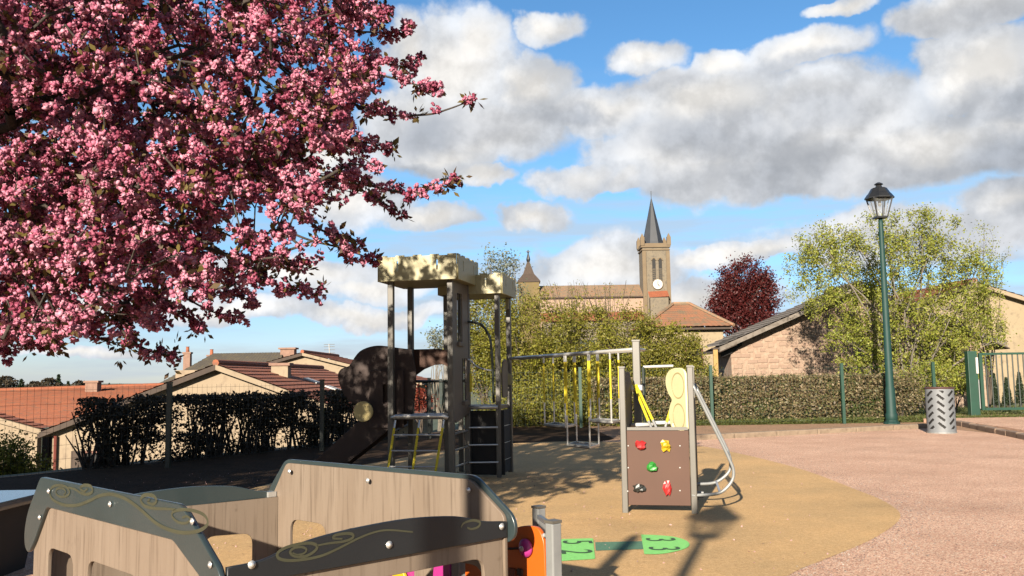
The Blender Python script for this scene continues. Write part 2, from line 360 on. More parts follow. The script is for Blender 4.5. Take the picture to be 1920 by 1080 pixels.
# ---------------------------------------------------------------- shared materials
m_soil = mat('soil', (.30, .18, .115), (.18, .125, .08), 3, .95, .5, 40, extra=((.42, .27, .17), 22, .45, .7), k=1.25, spec=.1)
m_gravel = grainmat('pink_gravel', [(.22, .12, .085), (.42, .25, .175), (.54, .32, .235), (.58, .39, .285), (.64, .50, .39), (.38, .26, .19)], ((.93, .85, .78), (1.16, 1.12, 1.06)), 105, bump=.5)
m_epdm = grainmat('rubber_granules', [(.35, .21, .09), (.52, .335, .16), (.45, .29, .13), (.62, .42, .215)], ((.84, .86, .86), (1.08, 1.05, 1.0)), 170, bump=.25)
m_terr = mat('terrain_grass', (.10, .12, .04), (.16, .15, .06), .4, .95, .4, 6, extra=((.05, .09, .05), .02, .4, .6))
m_steel = mat('galvanised_steel', (.40, .41, .40), (.33, .34, .335), 14, .4, metal=.12)
m_stain = mat('stainless_steel', (.85, .84, .80), (.75, .74, .71), 20, .28, metal=.6, k=.8)
m_post = mat('grey_powder_coat', (.17, .155, .125), (.145, .132, .108), 6, .42, spec=.5)
m_taupe = mat('taupe_board', (.23, .185, .14), (.195, .155, .118), 3, .5, .05, 60)
m_brown = mat('brown_board', (.140, .066, .040), (.12, .056, .034), 3, .6, spec=.25)
m_dbrown = mat('dark_brown_board', (.065, .036, .027), (.05, .028, .022), 4, .6, .05, 60, spec=.3)
m_cream = mat('cream_board', (.62, .55, .28), (.56, .49, .24), 3, .45, extra=((.40, .34, .17), 14, .55, .8))
m_trim_sheen = mat('trim_with_sky_sheen', (.050, .073, .076), (.040, .060, .062), 5, .30, .03, 80, coat=.2)  # playhouse trim, its grey-green sky sheen put into the colour
m_trim_shaded = mat('shaded_trim', (.014, .018, .021), (.011, .014, .017), 5, .5, .03, 80)  # same trim on the side turned from the sun, shade put into the colour
m_olive = mat('olive_print', (.085, .088, .05), (.068, .07, .04), 9, .4)
m_yel = mat('yellow_rope', (.85, .68, .02), (.75, .58, .015), 60, .7, .4, 200, k=.85)
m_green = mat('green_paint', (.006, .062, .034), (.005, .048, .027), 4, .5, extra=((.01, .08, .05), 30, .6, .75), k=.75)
m_lampgreen = mat('lamp_green_paint', (.010, .045, .038), (.014, .054, .045), 5, .6, spec=.25, k=.8)
m_black = mat('black_iron', (.012, .012, .012), (.02, .02, .02), 8, .4)
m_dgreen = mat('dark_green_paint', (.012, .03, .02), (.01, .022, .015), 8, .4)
m_bark = mat('bark', (.085, .062, .045), (.045, .034, .026), 12, .95, .8, 40)
m_twig = mat('twig_bark', (.15, .11, .075), (.09, .068, .05), 15, .9, .4, 40)
m_lightbark = mat('light_bark', (.30, .26, .20), (.17, .145, .11), 15, .9, .4, 40)
m_tile = mat('terracotta_tiles', (.42, .125, .048), (.34, .092, .036), 1.3, .85, extra=((.18, .085, .05), 5, .55, .75), k=.72)
m_tile_old = mat('weathered_tiles', (.24, .17, .10), (.17, .125, .08), 1.2, .9, extra=((.36, .16, .075), 3, .5, .7), k=.95)
m_tile_grey = mat('mossy_brown_tiles', (.13, .105, .075), (.095, .08, .06), .9, .9, extra=((.16, .13, .07), 4, .5, .7))
m_tile_pale = mat('pale_grey_tiles', (.30, .255, .21), (.23, .195, .16), 1.5, .9, extra=((.16, .13, .10), 6, .5, .7))
m_render = mat('cream_render', (.47, .365, .245), (.41, .315, .21), 1.1, .92, extra=((.29, .21, .145), 3.5, .52, .75))
m_render2 = mat('yellow_render', (.48, .375, .235), (.42, .325, .20), 1.1, .92, extra=((.31, .24, .155), 5, .52, .75))
m_stonewall = mat('pink_rubble', (.46, .31, .22), (.40, .27, .19), 2.2, .95, .8, 9, extra=((.52, .385, .28), 7, .42, .62))
m_church = mat('church_stone', (.29, .235, .16), (.225, .185, .13), .7, .92, extra=((.17, .145, .11), 2.2, .5, .7))
m_ochre = mat('ochre_stone', (.26, .19, .11), (.22, .155, .09), .8, .9)
m_slate = mat('slate_roof', (.045, .052, .065), (.032, .038, .048), .9, .6)
m_wood = mat('old_wood', (.10, .062, .04), (.06, .04, .028), 6, .85, .4, 40, stretch=(1, 1, .12))
m_white = mat('white_paint', (.78, .76, .72), (.70, .68, .64), 5, .5)
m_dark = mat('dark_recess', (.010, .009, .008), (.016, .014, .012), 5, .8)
m_redwood = mat('red_brown_wood', (.27, .075, .03), (.20, .055, .025), 8, .6)
m_brick = mat('chimney_brick', (.40, .24, .17), (.30, .17, .12), 5, .9)

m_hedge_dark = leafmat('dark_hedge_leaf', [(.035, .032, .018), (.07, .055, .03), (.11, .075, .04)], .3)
m_hedge = leafmat('brown_green_hedge_leaf', [(.13, .09, .05), (.22, .165, .08), (.27, .20, .11), (.12, .135, .045), (.40, .30, .17), (.17, .18, .05)], .2)
m_hedge_green = leafmat('hedge_green_leaf', [(.09, .13, .03), (.14, .18, .045), (.20, .20, .07), (.07, .09, .03)], .3)
m_olivel = leafmat('olive_leaf', [(.23, .24, .028), (.36, .36, .04), (.43, .39, .06), (.17, .18, .025), (.40, .31, .085)], .4)
m_fresh = leafmat('fresh_leaf', [(.31, .38, .04), (.43, .49, .06), (.54, .54, .10), (.23, .28, .04), (.46, .38, .12)], .4)
m_pale = leafmat('pale_leaf', [(.20, .23, .15), (.27, .30, .20), (.16, .17, .11)], .3)
m_purple = leafmat('purple_leaf', [(.12, .016, .016), (.18, .026, .022), (.08, .012, .013)], .25, k=.8)
m_conif = leafmat('conifer_needle', [(.02, .04, .018), (.035, .06, .025), (.05, .07, .03)], .1)

def woodgrain(name, a, b, knot):
    ma = bpy.data.materials.new(name); ma.use_nodes = True; MATS[name] = ma
    t = ma.node_tree; bs = t.nodes['Principled BSDF']; lk = t.links; bs.inputs['Roughness'].default_value = .5; bs.inputs['Specular IOR Level'].default_value = .35
    tcn = t.nodes.new('ShaderNodeTexCoord')
    def ns(scale, st, det=5, dist=0):
        mp = t.nodes.new('ShaderNodeMapping'); mp.inputs['Scale'].default_value = st; lk.new(tcn.outputs['Object'], mp.inputs[0])
        n = t.nodes.new('ShaderNodeTexNoise'); n.inputs['Scale'].default_value = scale; n.inputs['Detail'].default_value = det; n.inputs['Distortion'].default_value = dist; lk.new(mp.outputs[0], n.inputs['Vector']); return n.outputs['Fac']
    def rm(v, lo, hi):
        r = t.nodes.new('ShaderNodeMapRange'); r.inputs[1].default_value = lo; r.inputs[2].default_value = hi; lk.new(v, r.inputs[0]); return r.outputs[0]
    def mx(f, x, y):
        q = t.nodes.new('ShaderNodeMix'); q.data_type = 'RGBA'; lk.new(f, q.inputs[0])
        for s, v in ((6, x), (7, y)):
            if isinstance(v, tuple): q.inputs[s].default_value = (*v, 1)
            else: lk.new(v, q.inputs[s])
        return q.outputs[2]
    g1 = rm(ns(9, (1, 1, .10), 4, .4), .3, .7); c = mx(g1, a, b)
    g2 = rm(ns(60, (1, 1, .05), 5), .52, .75); c = mx(g2, c, knot)
    g3 = rm(ns(11, (1, 1, .45), 2, 1.2), .69, .80); c = mx(g3, c, knot)
    lk.new(c, bs.inputs['Base Color']); return ma
m_oak = woodgrain('oak_grain_board', (.140, .109, .082), (.119, .090, .066), (.078, .057, .041))

# ================================================================== SETTING
def smooth(x, a, b):
    t = np.clip((x-a)/(b-a), 0, 1); return t*t*(3-2*t)
def terr_h(x, y):
    s = (x+7.5)*(-.847)+(y-12)*.531                      # metres beyond the left fence line
    left = smooth(-x/np.maximum(y, 1), -.06, .10)*smooth(y, 4, 12)+smooth(-x, 10, 16)*(1-smooth(y, 4, 12))
    drop = -3.4*smooth(s, 1.6, 12)*left
    d = np.hypot(x, y)
    rise = 7.0*smooth(y, 40, 150)*(1-smooth(d, 220, 420))*(1-left)
    far = -45*smooth(d, 90, 900)*(left)+ -45*smooth(d, 300, 900)*(1-left)
    hills = (38+6*np.sin(x*.0009+1)+5*np.sin(x*.0021))*smooth(d, 5200, 9000)
    return -.012+drop+rise+far+hills
g = np.concatenate([np.arange(-60, 61, 1.5), 60*1.22**np.arange(1, 27)]); g = np.unique(np.concatenate([g, -60*1.22**np.arange(1, 27)]))
gx, gy = np.meshgrid(g, g, indexing='ij'); V = np.stack([gx, gy, terr_h(gx, gy)], -1).reshape(-1, 3); n = len(g)
ii, jj = np.meshgrid(np.arange(n-1), np.arange(n-1), indexing='ij'); a = (ii*n+jj).ravel()
link('ground', np_mesh('ground', V, np.stack([a, a+n, a+n+1, a+1], 1)), m_terr, kind='structure', smooth=True)
def sheet(name, ring, z, mt, **k):
    me = bpy.data.meshes.new(name); me.from_pydata([(p[0], p[1], z) for p in ring], [], [tuple(range(len(ring)))]); me.update()
    return link(name, me, mt, **k)
soil_ring = [(-9, -14), (20, -14), (20, 24), (14.5, 27.5), (10, 27), (-1, 25.5), (-3.2, 21.5), (-9.0, 12.0), (-11, 5)]
sheet('soil_strip', soil_ring, 0.0, m_soil, kind='structure')
grav = [(-8.5, -13), (18, -13), (18, 18.0), (10.6, 18.4), (10.15, 22.9), (8.4, 22.3), (4.6, 20.2), (2, 19.6), (-3.5, 17.5), (-6.5, 13.5), (-8.2, 9)]
sheet('planting_bed', [(-8.8, 9.6), (-6.2, 9.0), (-4.6, 10.5), (-3.2, 12.2), (-1.2, 14.0), (.2, 16.0), (1.5, 18.6), (2.2, 20.2), (2.0, 25.2), (-.8, 25.2), (-3.0, 21.3), (-8.8, 12.1)], .007, mat('dark_leaf_mould', (.075, .048, .03), (.04, .028, .018), 3, .95, .5, 40, extra=((.14, .08, .05), 22, .5, .75), k=.8, spec=.05), kind='structure')
sheet('gravel_ground', grav, .004, m_gravel, kind='structure')
ed = [(1440, 1130), (1480, 1080), (1560, 1045), (1640, 1010), (1688, 972), (1665, 945), (1600, 917), (1500, 880), (1390, 852), (1300, 836), (1150, 829), (1000, 830), (860, 842), (740, 862), (600, 888), (480, 915), (400, 950), (340, 1000), (300, 1080)]
ring = [G(*p) for p in ed]; ring = [(p.x, p.y) for p in ring]+[(-1.6, 3.4), (-1.2, 2.0), (.6, 1.6), (1.2, 3.0)]
sm = catmull([ring[-1]]+ring+[ring[0]], 6)[6:-1]
epdm_ring = [tuple(p) for p in sm]
sheet('rubber_play_surface', epdm_ring, .008, m_epdm, kind='structure')
# loose stones along the join
def pebbles(name, pts, mt, s0, s1):
    pts = np.asarray(pts); n = len(pts); base = np.array([[1, 0, 0], [0, 1, 0], [-1, 0, 0], [0, -1, 0], [0, 0, .8]]); sc_ = rng.uniform(s0, s1, (n, 1, 1))
    V = base[None]*sc_*rng.uniform(.6, 1.3, (n, 5, 3)); an = rng.uniform(0, 6.3, n); c, s = np.cos(an), np.sin(an)
    X = V[..., 0]*c[:, None]-V[..., 1]*s[:, None]; Y = V[..., 0]*s[:, None]+V[..., 1]*c[:, None]; V = np.stack([X, Y, V[..., 2]], -1)+pts[:, None, :]
    F = np.array([[0, 1, 4], [1, 2, 4], [2, 3, 4], [3, 0, 4]])[None]+(np.arange(n)*5)[:, None, None]
    return link(name, np_mesh(name, V.reshape(-1, 3), F.reshape(-1, 3)), mt, kind='stuff')
m_peb = leafmat('gravel_stone', [(.30, .17, .13), (.55, .36, .28), (.72, .62, .52), (.42, .24, .19), (.25, .20, .17), (.62, .50, .42)], trans=0, rough=.85, k=1.05)
er = np.array(epdm_ring); pp = []
er2 = er[:60]
for _ in range(3500):
    i = rng.integers(0, len(er2)-1); t = rng.random(); p = er2[i]*(1-t)+er2[i+1]*t+np.abs(rng.normal(size=2))*np.array([.28, .12])*rng.choice([1, 1, 1, -.25]); pp.append((p[0], p[1], .006))
for _ in range(4000):
    y = 5.5+rng.random()**1.6*12; x = rng.uniform(1.6, 1.0+y*.6); pp.append((x, y, .006))
def inside(p, poly):
    c = False; j = len(poly)-1
    for i in range(len(poly)):
        if (poly[i][1] > p[1]) != (poly[j][1] > p[1]) and p[0] < (poly[j][0]-poly[i][0])*(p[1]-poly[i][1])/(poly[j][1]-poly[i][1])+poly[i][0]: c = not c
        j = i
    return c
pp = [p for i, p in enumerate(pp) if not inside(p, epdm_ring) or i % 40 == 0]
pebbles('loose_gravel', pp, m_peb, .004, .009)
# fallen petals under and around the cherry
pt = [(rng.normal()*2.2-1.6, rng.uniform(3, 14), .011) for _ in range(1500)]
leaves('fallen_petals', pt, .022, mat('petal_litter', (.6, .36, .36), (.5, .3, .26), 20, .7), None, kind='stuff', flat=.0)

# ================================================================== HOUSES, CHURCH
def tiled(mb_name, corners, mt, parent, rib=.28, row=.34, amp=.022):
    """roof slope as canal tiles: corners eave-left, eave-right, ridge-right, ridge-left"""
    a, b, c, d = [np.array(p, float) for p in corners]; W_ = max(np.linalg.norm(b-a), np.linalg.norm(c-d)); H_ = max(np.linalg.norm(d-a), np.linalg.norm(c-b))
    nu = int(min(260, max(8, W_/rib*4))); nv = int(min(60, max(3, H_/row)))
    nrm = np.cross(b-a, d-a); nrm /= np.linalg.norm(nrm); nrm = nrm*np.sign(nrm[2])
    u = np.linspace(0, 1, nu+1); vs = []
    for j in range(nv):
        for e in (0, 1):
            v = (j+e)/nv; lift = (.03 if e == 0 else 0.)
            vs.append((a*(1-v)+d*v)[None]*(1-u)[:, None]+(b*(1-v)+c*v)[None]*u[:, None]+nrm[None]*(amp*np.abs(np.sin(u*W_/rib*math.pi))+lift+rng.normal(size=(nu+1))*.002)[:, None])
    V = np.concatenate(vs); rws = 2*nv; i0 = np.arange(nu); F = np.concatenate([np.stack([r*(nu+1)+i0, r*(nu+1)+i0+1, (r+1)*(nu+1)+i0+1, (r+1)*(nu+1)+i0], 1) for r in range(rws-1)])
    me = np_mesh(mb_name, V, F); me.shade_flat(); return link(mb_name, me, mt, parent)
def chimney(parent, c, w, h, mt, cap=True, pots=1):
    c = Vector(c); o = MB().box(c+Vector((0, 0, h/2)), (w, w*.8, h)).build('chimney', mt, parent)
    if cap:
        MB().box(c+Vector((0, 0, h+.05)), (w*1.25, w, .10)).build('chimney_cap', m_brick, o)
        for k in range(pots): MB().lathe(c+Vector(((k-(pots-1)/2)*w*.5, 0, h+.1)), [(.11, 0), (.09, .3), (.12, .34)], 8).build('chimney_pot', m_tile, o)
    return o
def gable_house(name, label, cx, y0, hw, length, zb, ze, zr, wallm, roofm, over=.3, group=None, th=.09, barge=None):
    t = thing(name, label, 'house', (cx, y0, zb), group)
    x0, x1, y1 = cx-hw, cx+hw, y0+length
    pent = [(x0, zb), (x1, zb), (x1, ze), (cx, zr), (x0, ze)]
    mb = MB(); A = [Vector((x, y0, z)) for x, z in pent]; B_ = [Vector((x, y1, z)) for x, z in pent]
    mb.add(A+B_, [(0, 1, 2, 3, 4), (9, 8, 7, 6, 5)]+[(i, (i+1) % 5+0, (i+1) % 5+5, i+5) for i in (0, 1, 4)])
    mb.build('wall', wallm, t)
    sl = (zr-ze)/hw; up = .06
    for sg in (-1, 1):
        e = Vector((cx+sg*(hw+over), y0-over, ze-sl*over+up)); e2 = Vector((e.x, y1+over, e.z)); r = Vector((cx, y0-over, zr+up)); r2 = Vector((cx, y1+over, zr+up))
        tiled('roof_slope', (e, e2, r2, r), roofm, t, amp=.005)
        mb = MB(); w = Vector((0, .14, 0)); dn = Vector((0, 0, -.17))     # barge board under the verge
        a0, a1 = e+dn*.15-Vector((0, .02, 0)), r+dn*.15-Vector((0, .02, 0)); mb.add([a0, a1, a1+dn, a0+dn, a0+w, a1+w, a1+dn+w, a0+dn+w], [(0, 1, 2, 3), (4, 7, 6, 5), (0, 4, 5, 1), (3, 2, 6, 7), (0, 3, 7, 4), (1, 5, 6, 2)])
        mb.build('barge_board', barge or (m_render if sg > 0 else m_wood), t)
        MB().box(((e.x+cx+sg*hw)/2, (y0+y1)/2, ze-sl*over-.03), (over+.25, length+2*over, .04), (1, 0, -sl*sg), (0, 1, 0), (sl*sg, 0, 1)).build('soffit', m_wood, t)
    MB().tube([(cx, y0-over, zr+up+.04), (cx, y1+over, zr+up+.04)], .11, 8).build('ridge_tiles', roofm, t)
    return t
def window(parent, x, y, z, w, h, frame=None, shut=None):
    f = MB(); fw = .07
    for s in (-1, 1): f.box((x+s*(w/2-fw/2), y-.03, z+h/2), (fw, .08, h)); f.box((x, y-.031, z+h/2+s*(h/2-fw/2)), (w, .082, fw))
    f.box((x, y-.032, z+h/2), (.05, .07, h-.1))
    o = f.build('window', frame or m_redwood, parent)
    MB().box((x, y-.012, z+h/2), (w-.06, .02, h-.06)).build('pane', m_dark, o)
    if shut:
        for s in (-1, 1): MB().box((x+s*(w*.78), y-.06, z+h/2), (w*.5, .05, h)).build('shutter', shut, o)
    return o
# west wing / link / east wing of the orange-roofed farm below the playground
h1 = gable_house('farm_house', 'cream gabled farmhouse with terracotta roof and white capped chimney behind the left hedge', -9.72, 30, 5.4, 16, -3.5, -.1, 1.9, m_render, m_tile)
wd_ = window(h1, -13.75, 30, -1.72, .62, .92, m_redwood); MB().box((-14.28, 29.95, -1.26), (.36, .05, .92)).build('shutter', m_wood, wd_); window(h1, -10.5, 30, -2.9, 1.0, 1.2, m_redwood); 
c = P(527, 716, 34); chimney(h1, (c.x, 34, c.z-.25), .62, .85, m_render, True, 0)
c = P(328, 716, 36); chimney(h1, (c.x+.6, 36, c.z-.5), .9, .95, m_render, False)
MB().tube([(-14.97, 29.9, -3.5), (-14.97, 29.9, -.3)], .05, 6).build('drain_pipe', mat('red_pipe', (.25, .05, .03), None, 4, .5), h1)
for px, py in ((600, 712), (640, 716)):
    c = P(px, py, 36); MB().box((c.x-.3, 36, 1.9-(c.x-.3+9.72)*.37+.12), (.55, .9, .05), (1, 0, -.37), (0, 1, .0), (.37, 0, 1)).build('roof_window', m_white, h1)
h2 = gable_house('low_barn', 'cream barn wing with bare wall at the far left edge, half hidden by a bush', -21.5, 31.5, 5.1, .3, -3.5, -.12, 1.35, m_render, m_tile, over=.25)
t = thing('linked_barn', 'long low terracotta tiled barn roof between the two cream gables', 'barn', (-15.7, 34, -3.5))
eL, eR = Vector((-20.5, 33.6, -.20)), Vector((-12.0, 33.6, -.20)); rL, rR = P(-160, 738, 45), P(345, 721, 50)
tiled('roof_slope', (eL, eR, rR, rL), mat('dull_terracotta', (.34, .105, .045), (.26, .075, .032), 1.0, .9, extra=((.17, .085, .05), 3, .5, .72), k=.68), t)
MB().tube([rL, rR], .13, 8).build('ridge_tiles', m_tile, t)
b = MB().box((-15.75, 34.0, -1.9), (3.4, .2, 3.2)); b.build('plank_wall', m_wood, t)
for k in range(11): MB().box((-17.3+k*.31, 33.86, -1.95+.01*(k % 3)), (.27, .05, 3.15)).build('plank', m_wood, t)
MB().box((-16.5, 33.7, -1.9), (.14, .14, 3.2)).build('corner_post', m_green, t)
c = P(175, 722, 46); chimney(t, (c.x, 46, c.z-.5), .6, .62, m_brick, True, 0)
# brown-roofed house behind
t = thing('old_house', 'old house with mossy brown hipped roof and several chimneys behind the farmhouse', 'house', (-16, 58, -3.4))
z_e, z_r = .9, P(460, 662, 56).z
rl, rr = Vector((P(402, 662, 56).x, 56, z_r)), Vector((P(532, 661, 56).x, 56, z_r)); el_ = Vector((P(280, 716, 52).x, 51.5, z_e)); er_ = Vector((rr.x+.3, 51.5, z_e)); bl = Vector((el_.x, 60.5, z_e)); br = Vector((er_.x, 60.5, z_e))
tiled('roof_slope', (el_, er_, rr, rl), m_tile_grey, t); tiled('roof_slope', (br, bl, rl, rr), m_tile_grey, t); tiled('roof_hip', (bl, el_, rl, rl+Vector((0, .01, 0))), m_tile_grey, t)
MB().add([(el_.x+.3, 51.8, -3.4), (er_.x-.3, 51.8, -3.4), (er_.x-.3, 51.8, z_e), (el_.x+.3, 51.8, z_e), (el_.x+.3, 60.2, -3.4), (er_.x-.3, 60.2, -3.4), (er_.x-.3, 60.2, z_e), (el_.x+.3, 60.2, z_e), (er_.x-.3, 56, z_r-.1)],
         [(0, 1, 2, 3), (5, 4, 7, 6), (1, 5, 6, 8, 2), (4, 0, 3, 7)]).build('wall', m_render, t)
for px, py, w, h, p_ in ((352, 650, .42, 1.0, 1), (397, 655, .42, .8, 1), (541, 652, .85, 1.3, 0)):
    c = P(px, py, 56); chimney(t, (c.x, 56, c.z-h-(.44 if p_ else .1)), w, h, m_brick, True, p_)
# further terracotta roofs
t = gable_house('terracotta_house', 'house with broad terracotta roof right of the farmhouse, behind the play tower', -12.0, 52, 6.5, 10, -3.5, 1.2, 2.9, m_render, m_tile)
t = thing('far_house', 'low house with dull ochre roof just visible left of the slide panel', 'house', (-12.5, 66, -4))
a_, b_ = P(596, 696, 66), P(760, 690, 66)
tiled('roof_slope', ((a_.x-1, 62, .4), (b_.x, 62, .4), (b_.x, 66, b_.z), (a_.x, 66, a_.z)), m_tile_old, t)
MB().box(((a_.x+b_.x)/2, 64.5, -1.8), (b_.x-a_.x-.4, 4.6, 4.4)).build('wall', m_render2, t)
t = thing('television_antenna', 'thin television antenna mast against the sky left of the slide panel', 'antenna', P(620, 700, 60))
a_, b_ = P(620, 705, 60), P(617, 645, 60); mb = MB().tube([a_, b_], .035, 5)
for k, f in enumerate((.72, .82, .92, .99)): c = a_.lerp(b_, f); mb.tube([c-Vector((.35, 0, 0)), c+Vector((.35, .1, 0))], .018, 4)
mb.build('mast', m_steel, t)

# ---- church
def church():
    Y = 170.; s = Y/F_PX; t = thing('village_church', 'stone village church with pointed slate spire, white clock face and long tiled nave', 'church', (27, Y, 7))
    cx = P(1231, 520, Y).x; hw = 2.5; zt = P(1231, 463, Y).z; zc = P(1231, 440, Y).z; zs = P(1226, 365, Y).z
    zb = -3.0
    tw = MB().box((cx, Y+hw, (zb+zt)/2), (2*hw, 2*hw, zt-zb)).build('tower', m_church, t)
    cb = MB(); cb.box((cx, Y+hw, zt+.1), (2*hw+.55, 2*hw+.55, .35)); cb.box((cx, Y+hw, zt-.5), (2*hw+.35, 2*hw+.35, .25)); cb.build('cornice', m_ochre, tw)
    pb = MB()
    for sx in (-1, 1):
        pb.box((cx+sx*hw*.96, Y+hw, zt+.5), (.35, 2*hw-.3, .45)); pb.box((cx, Y+hw+sx*hw*.96, zt+.501), (2*hw-.3, .35, .45))
    pb.build('parapet', m_ochre, tw)
    for sx in (-1, 1):
        for sy in (-1, 1): MB().box((cx+sx*hw, Y+hw+sy*hw, zt+1.1), (.75, .75, 1.6)).lathe((cx+sx*hw, Y+hw+sy*hw, zt+1.9), [(.45, 0), (.05, .7)], 4).build('pinnacle', m_ochre, tw)
    sp_ = MB().lathe((cx-.15, Y+hw, zt+.3), [(2.25, 0), (1.95, 1.0), (.02, zs-zt-.3)], 8).build('spire', m_slate, t)
    MB().tube([(cx-.15, Y+hw, zs-.3), (cx-.15, Y+hw, zs+1.2)], .06, 5).build('spire_tip', m_black, sp_)
    # quoin strips, buttresses, louvres, clock
    for sx in (-1, 1):
        MB().box((cx+sx*(hw-.25), Y-.12, (zb+zt)/2-.4), (.7, .3, zt-zb-.8)).build('quoin', m_ochre, tw)
        MB().box((cx+sx*(hw+.25), Y-.25, zb+5.0), (.9, .9, 10.)).build('buttress', m_church, tw)
    za = P(1231, 530, Y).z; zbz = P(1231, 485, Y).z
    for px in (1226, 1238):
        x = P(px, 500, Y).x; w = .62
        arch = [(-w/2, 0), (w/2, 0)]+[(w/2*math.cos(a), (zbz-za-.35)+.4*math.sin(a)) for a in np.linspace(0, math.pi, 9)]
        plate('belfry_window', arch, [], .08, (x, Y-.06, za), (1, 0, 0), (0, 0, 1), m_dark, tw, .005)
        lo = MB()
        for k in range(7): lo.box((x, Y-.12, za+.25+k*.38), (w*.85, .1, .12), (1, 0, 0), (0, 1, -.6), (0, .6, 1))
        lo.build('louvre', m_church, tw)
        ring = [((w/2+.18)*math.cos(a), (zbz-za-.35)+.56*math.sin(a)) for a in np.linspace(0, math.pi, 9)]+[(w/2*math.cos(a), (zbz-za-.35)+.4*math.sin(a)) for a in np.linspace(math.pi, 0, 9)]
        plate('window_arch', ring, [], .2, (x, Y-.1, za), (1, 0, 0), (0, 0, 1), m_ochre, tw, .01)
    c = P(1233, 533, Y); cir = lambda r, n=28: [(r*math.cos(2*math.pi*k/n), r*math.sin(2*math.pi*k/n)) for k in range(n)]
    ck = plate('clock_face', cir(.92), [], .16, (c.x, Y-.14, c.z), (1, 0, 0), (0, 0, 1), m_white, tw, .01)
    plate('clock_rim', cir(1.03), [cir(.90)], .2, (c.x, Y-.16, c.z), (1, 0, 0), (0, 0, 1), m_ochre, ck, .01)
    MB().bar((c.x, Y-.27, c.z-.1), (c.x+.05, Y-.27, c.z+.72), .13, .03, (0, 1, 0)).build('clock_hand', m_black, ck)
    MB().bar((c.x, Y-.29, c.z), (c.x+.34, Y-.29, c.z-.42), .15, .03, (0, 1, 0)).build('clock_hand', m_black, ck)
    # small porch roof at the tower foot
    a_, b_ = P(1218, 558, Y-2), P(1255, 556, Y-2)
    tiled('porch_roof', ((a_.x, Y-2, a_.z), (b_.x, Y-2, b_.z), (b_.x, Y, b_.z+1.3), (a_.x, Y, a_.z+1.3)), m_tile, t)
    MB().box(((a_.x+b_.x)/2, Y-1, (a_.z+zb)/2), (b_.x-a_.x-.3, 1.8, a_.z-zb)).build('porch', m_church, t)
    # nave and aisle
    xl = P(1012, 540, Y+2).x; xr = cx-hw+.05; zr = P(1100, 535, Y+6).z; ze = P(1100, 557, Y+1).z
    tiled('nave_roof', ((xl, Y+.6, ze), (xr, Y+.6, ze), (xr, Y+6, zr), (xl, Y+6, zr)), m_tile_old, t, rib=.8, row=.8)
    tiled('nave_roof', ((xr, Y+11.4, ze), (xl, Y+11.4, ze), (xl, Y+6, zr), (xr, Y+6, zr)), m_tile_old, t, rib=.8, row=.8)
    MB().add([(xl, Y+1, zb), (xr, Y+1, zb), (xr, Y+1, ze), (xl, Y+1, ze), (xl, Y+11, zb), (xr, Y+11, zb), (xr, Y+11, ze), (xl, Y+11, ze), (xl, Y+6, zr-.15), (xr, Y+6, zr-.15)], [(0, 1, 2, 3), (5, 4, 7, 6), (4, 0, 3, 8, 7), (1, 5, 6, 9, 2)]).build('nave_wall', m_stonewall, t)
    MB().box(((xl+xr)/2, Y+.75, ze-.1), (xr-xl, .5, .22)).build('nave_eaves', m_wood, t)
    za2 = P(1100, 583, Y-3).z; zb2 = P(1100, 602, Y-5).z
    tiled('aisle_roof', ((xl, Y-5, zb2), (xr-.5, Y-5, zb2), (xr-.5, Y+.9, za2), (xl, Y+.9, za2)), m_tile, t, rib=.8, row=.8)
    MB().box(((xl+xr)/2, Y-2, (zb2+zb)/2-.2), (xr-xl-.6, 5.4, zb2-zb)).build('aisle_wall', m_church, t)
    # stair turret with pointed cap and cross at the west end
    a_, b_ = P(972, 556, Y+3), P(1012, 556, Y+3); zc1 = P(990, 527, Y+3).z; zt1 = P(991, 488, Y+3).z; cxx = (a_.x+b_.x)/2
    tu = MB().box((cxx, Y+3+2, (zb+zc1)/2), (4.0, 4.0, zc1-zb)).build('turret', mat('mossy_stone', (.26, .18, .075), (.19, .145, .06), .8, .95), t)
    MB().lathe((cxx, Y+5, zc1), [(3.15, -.15), (3.1, .05), (1.5, 1.5), (.5, zt1-zc1-.4), (.3, zt1-zc1)], 4).build('turret_cap', m_wood, tu)
    zx = P(991, 465, Y+3).z
    MB().lathe((cxx, Y+5, zt1-.1), [(.3, 0), (.42, .5), (.25, 1.2), (.12, 1.7), (.2, 1.9), (.1, zx-zt1)], 8).box((cxx, Y+5, zx-.45), (.9, .12, .14)).build('finial', m_black, tu)
church()
# ---- hip roofed house
t = thing('hip_roof_house', 'small house with red tiled hipped roof between the church and the pink rubble gable', 'house', (9, 46, 0))
Y = 45.; zl = P(1290, 613, Y).z; xL, xR = P(1205, 612, Y).x, P(1376, 612, Y).x; ax0, ax1 = P(1262, 574, 48).x, P(1292, 573, 48).x; zt = P(1280, 572, 48).z
fl, fr, bl, br = Vector((xL, Y, zl)), Vector((xR, Y, zl)), Vector((xL, 51, zl)), Vector((xR, 51, zl)); al, ar = Vector((ax0, 48, zt)), Vector((ax1, 48, zt))
tiled('roof_slope', (fl, fr, ar, al), mat('brown_orange_tiles', (.34, .14, .065), (.24, .13, .07), 1.2, .85, extra=((.20, .14, .08), 2.5, .5, .65), k=.85), t); tiled('roof_slope', (br, bl, al, ar), m_tile, t); tiled('roof_hip', (bl, fl, al, al+Vector((0, .01, 0))), m_tile, t); tiled('roof_hip', (fr, br, ar+Vector((0, .01, 0)), ar), m_tile, t)
hb = MB()
for q, w in ((fl, al), (fr, ar)): hb.tube([q+Vector((0, 0, .06)), w+Vector((0, 0, .08))], .09, 6)
hb.tube([al+Vector((0, 0, .08)), ar+Vector((0, 0, .08))], .1, 6); hb.build('ridge_tiles', m_tile_old, t)
MB().box(((xL+xR)/2, 48, zl/2-.04), (xR-xL-.9, 5.2, zl)).build('wall', m_render2, t)
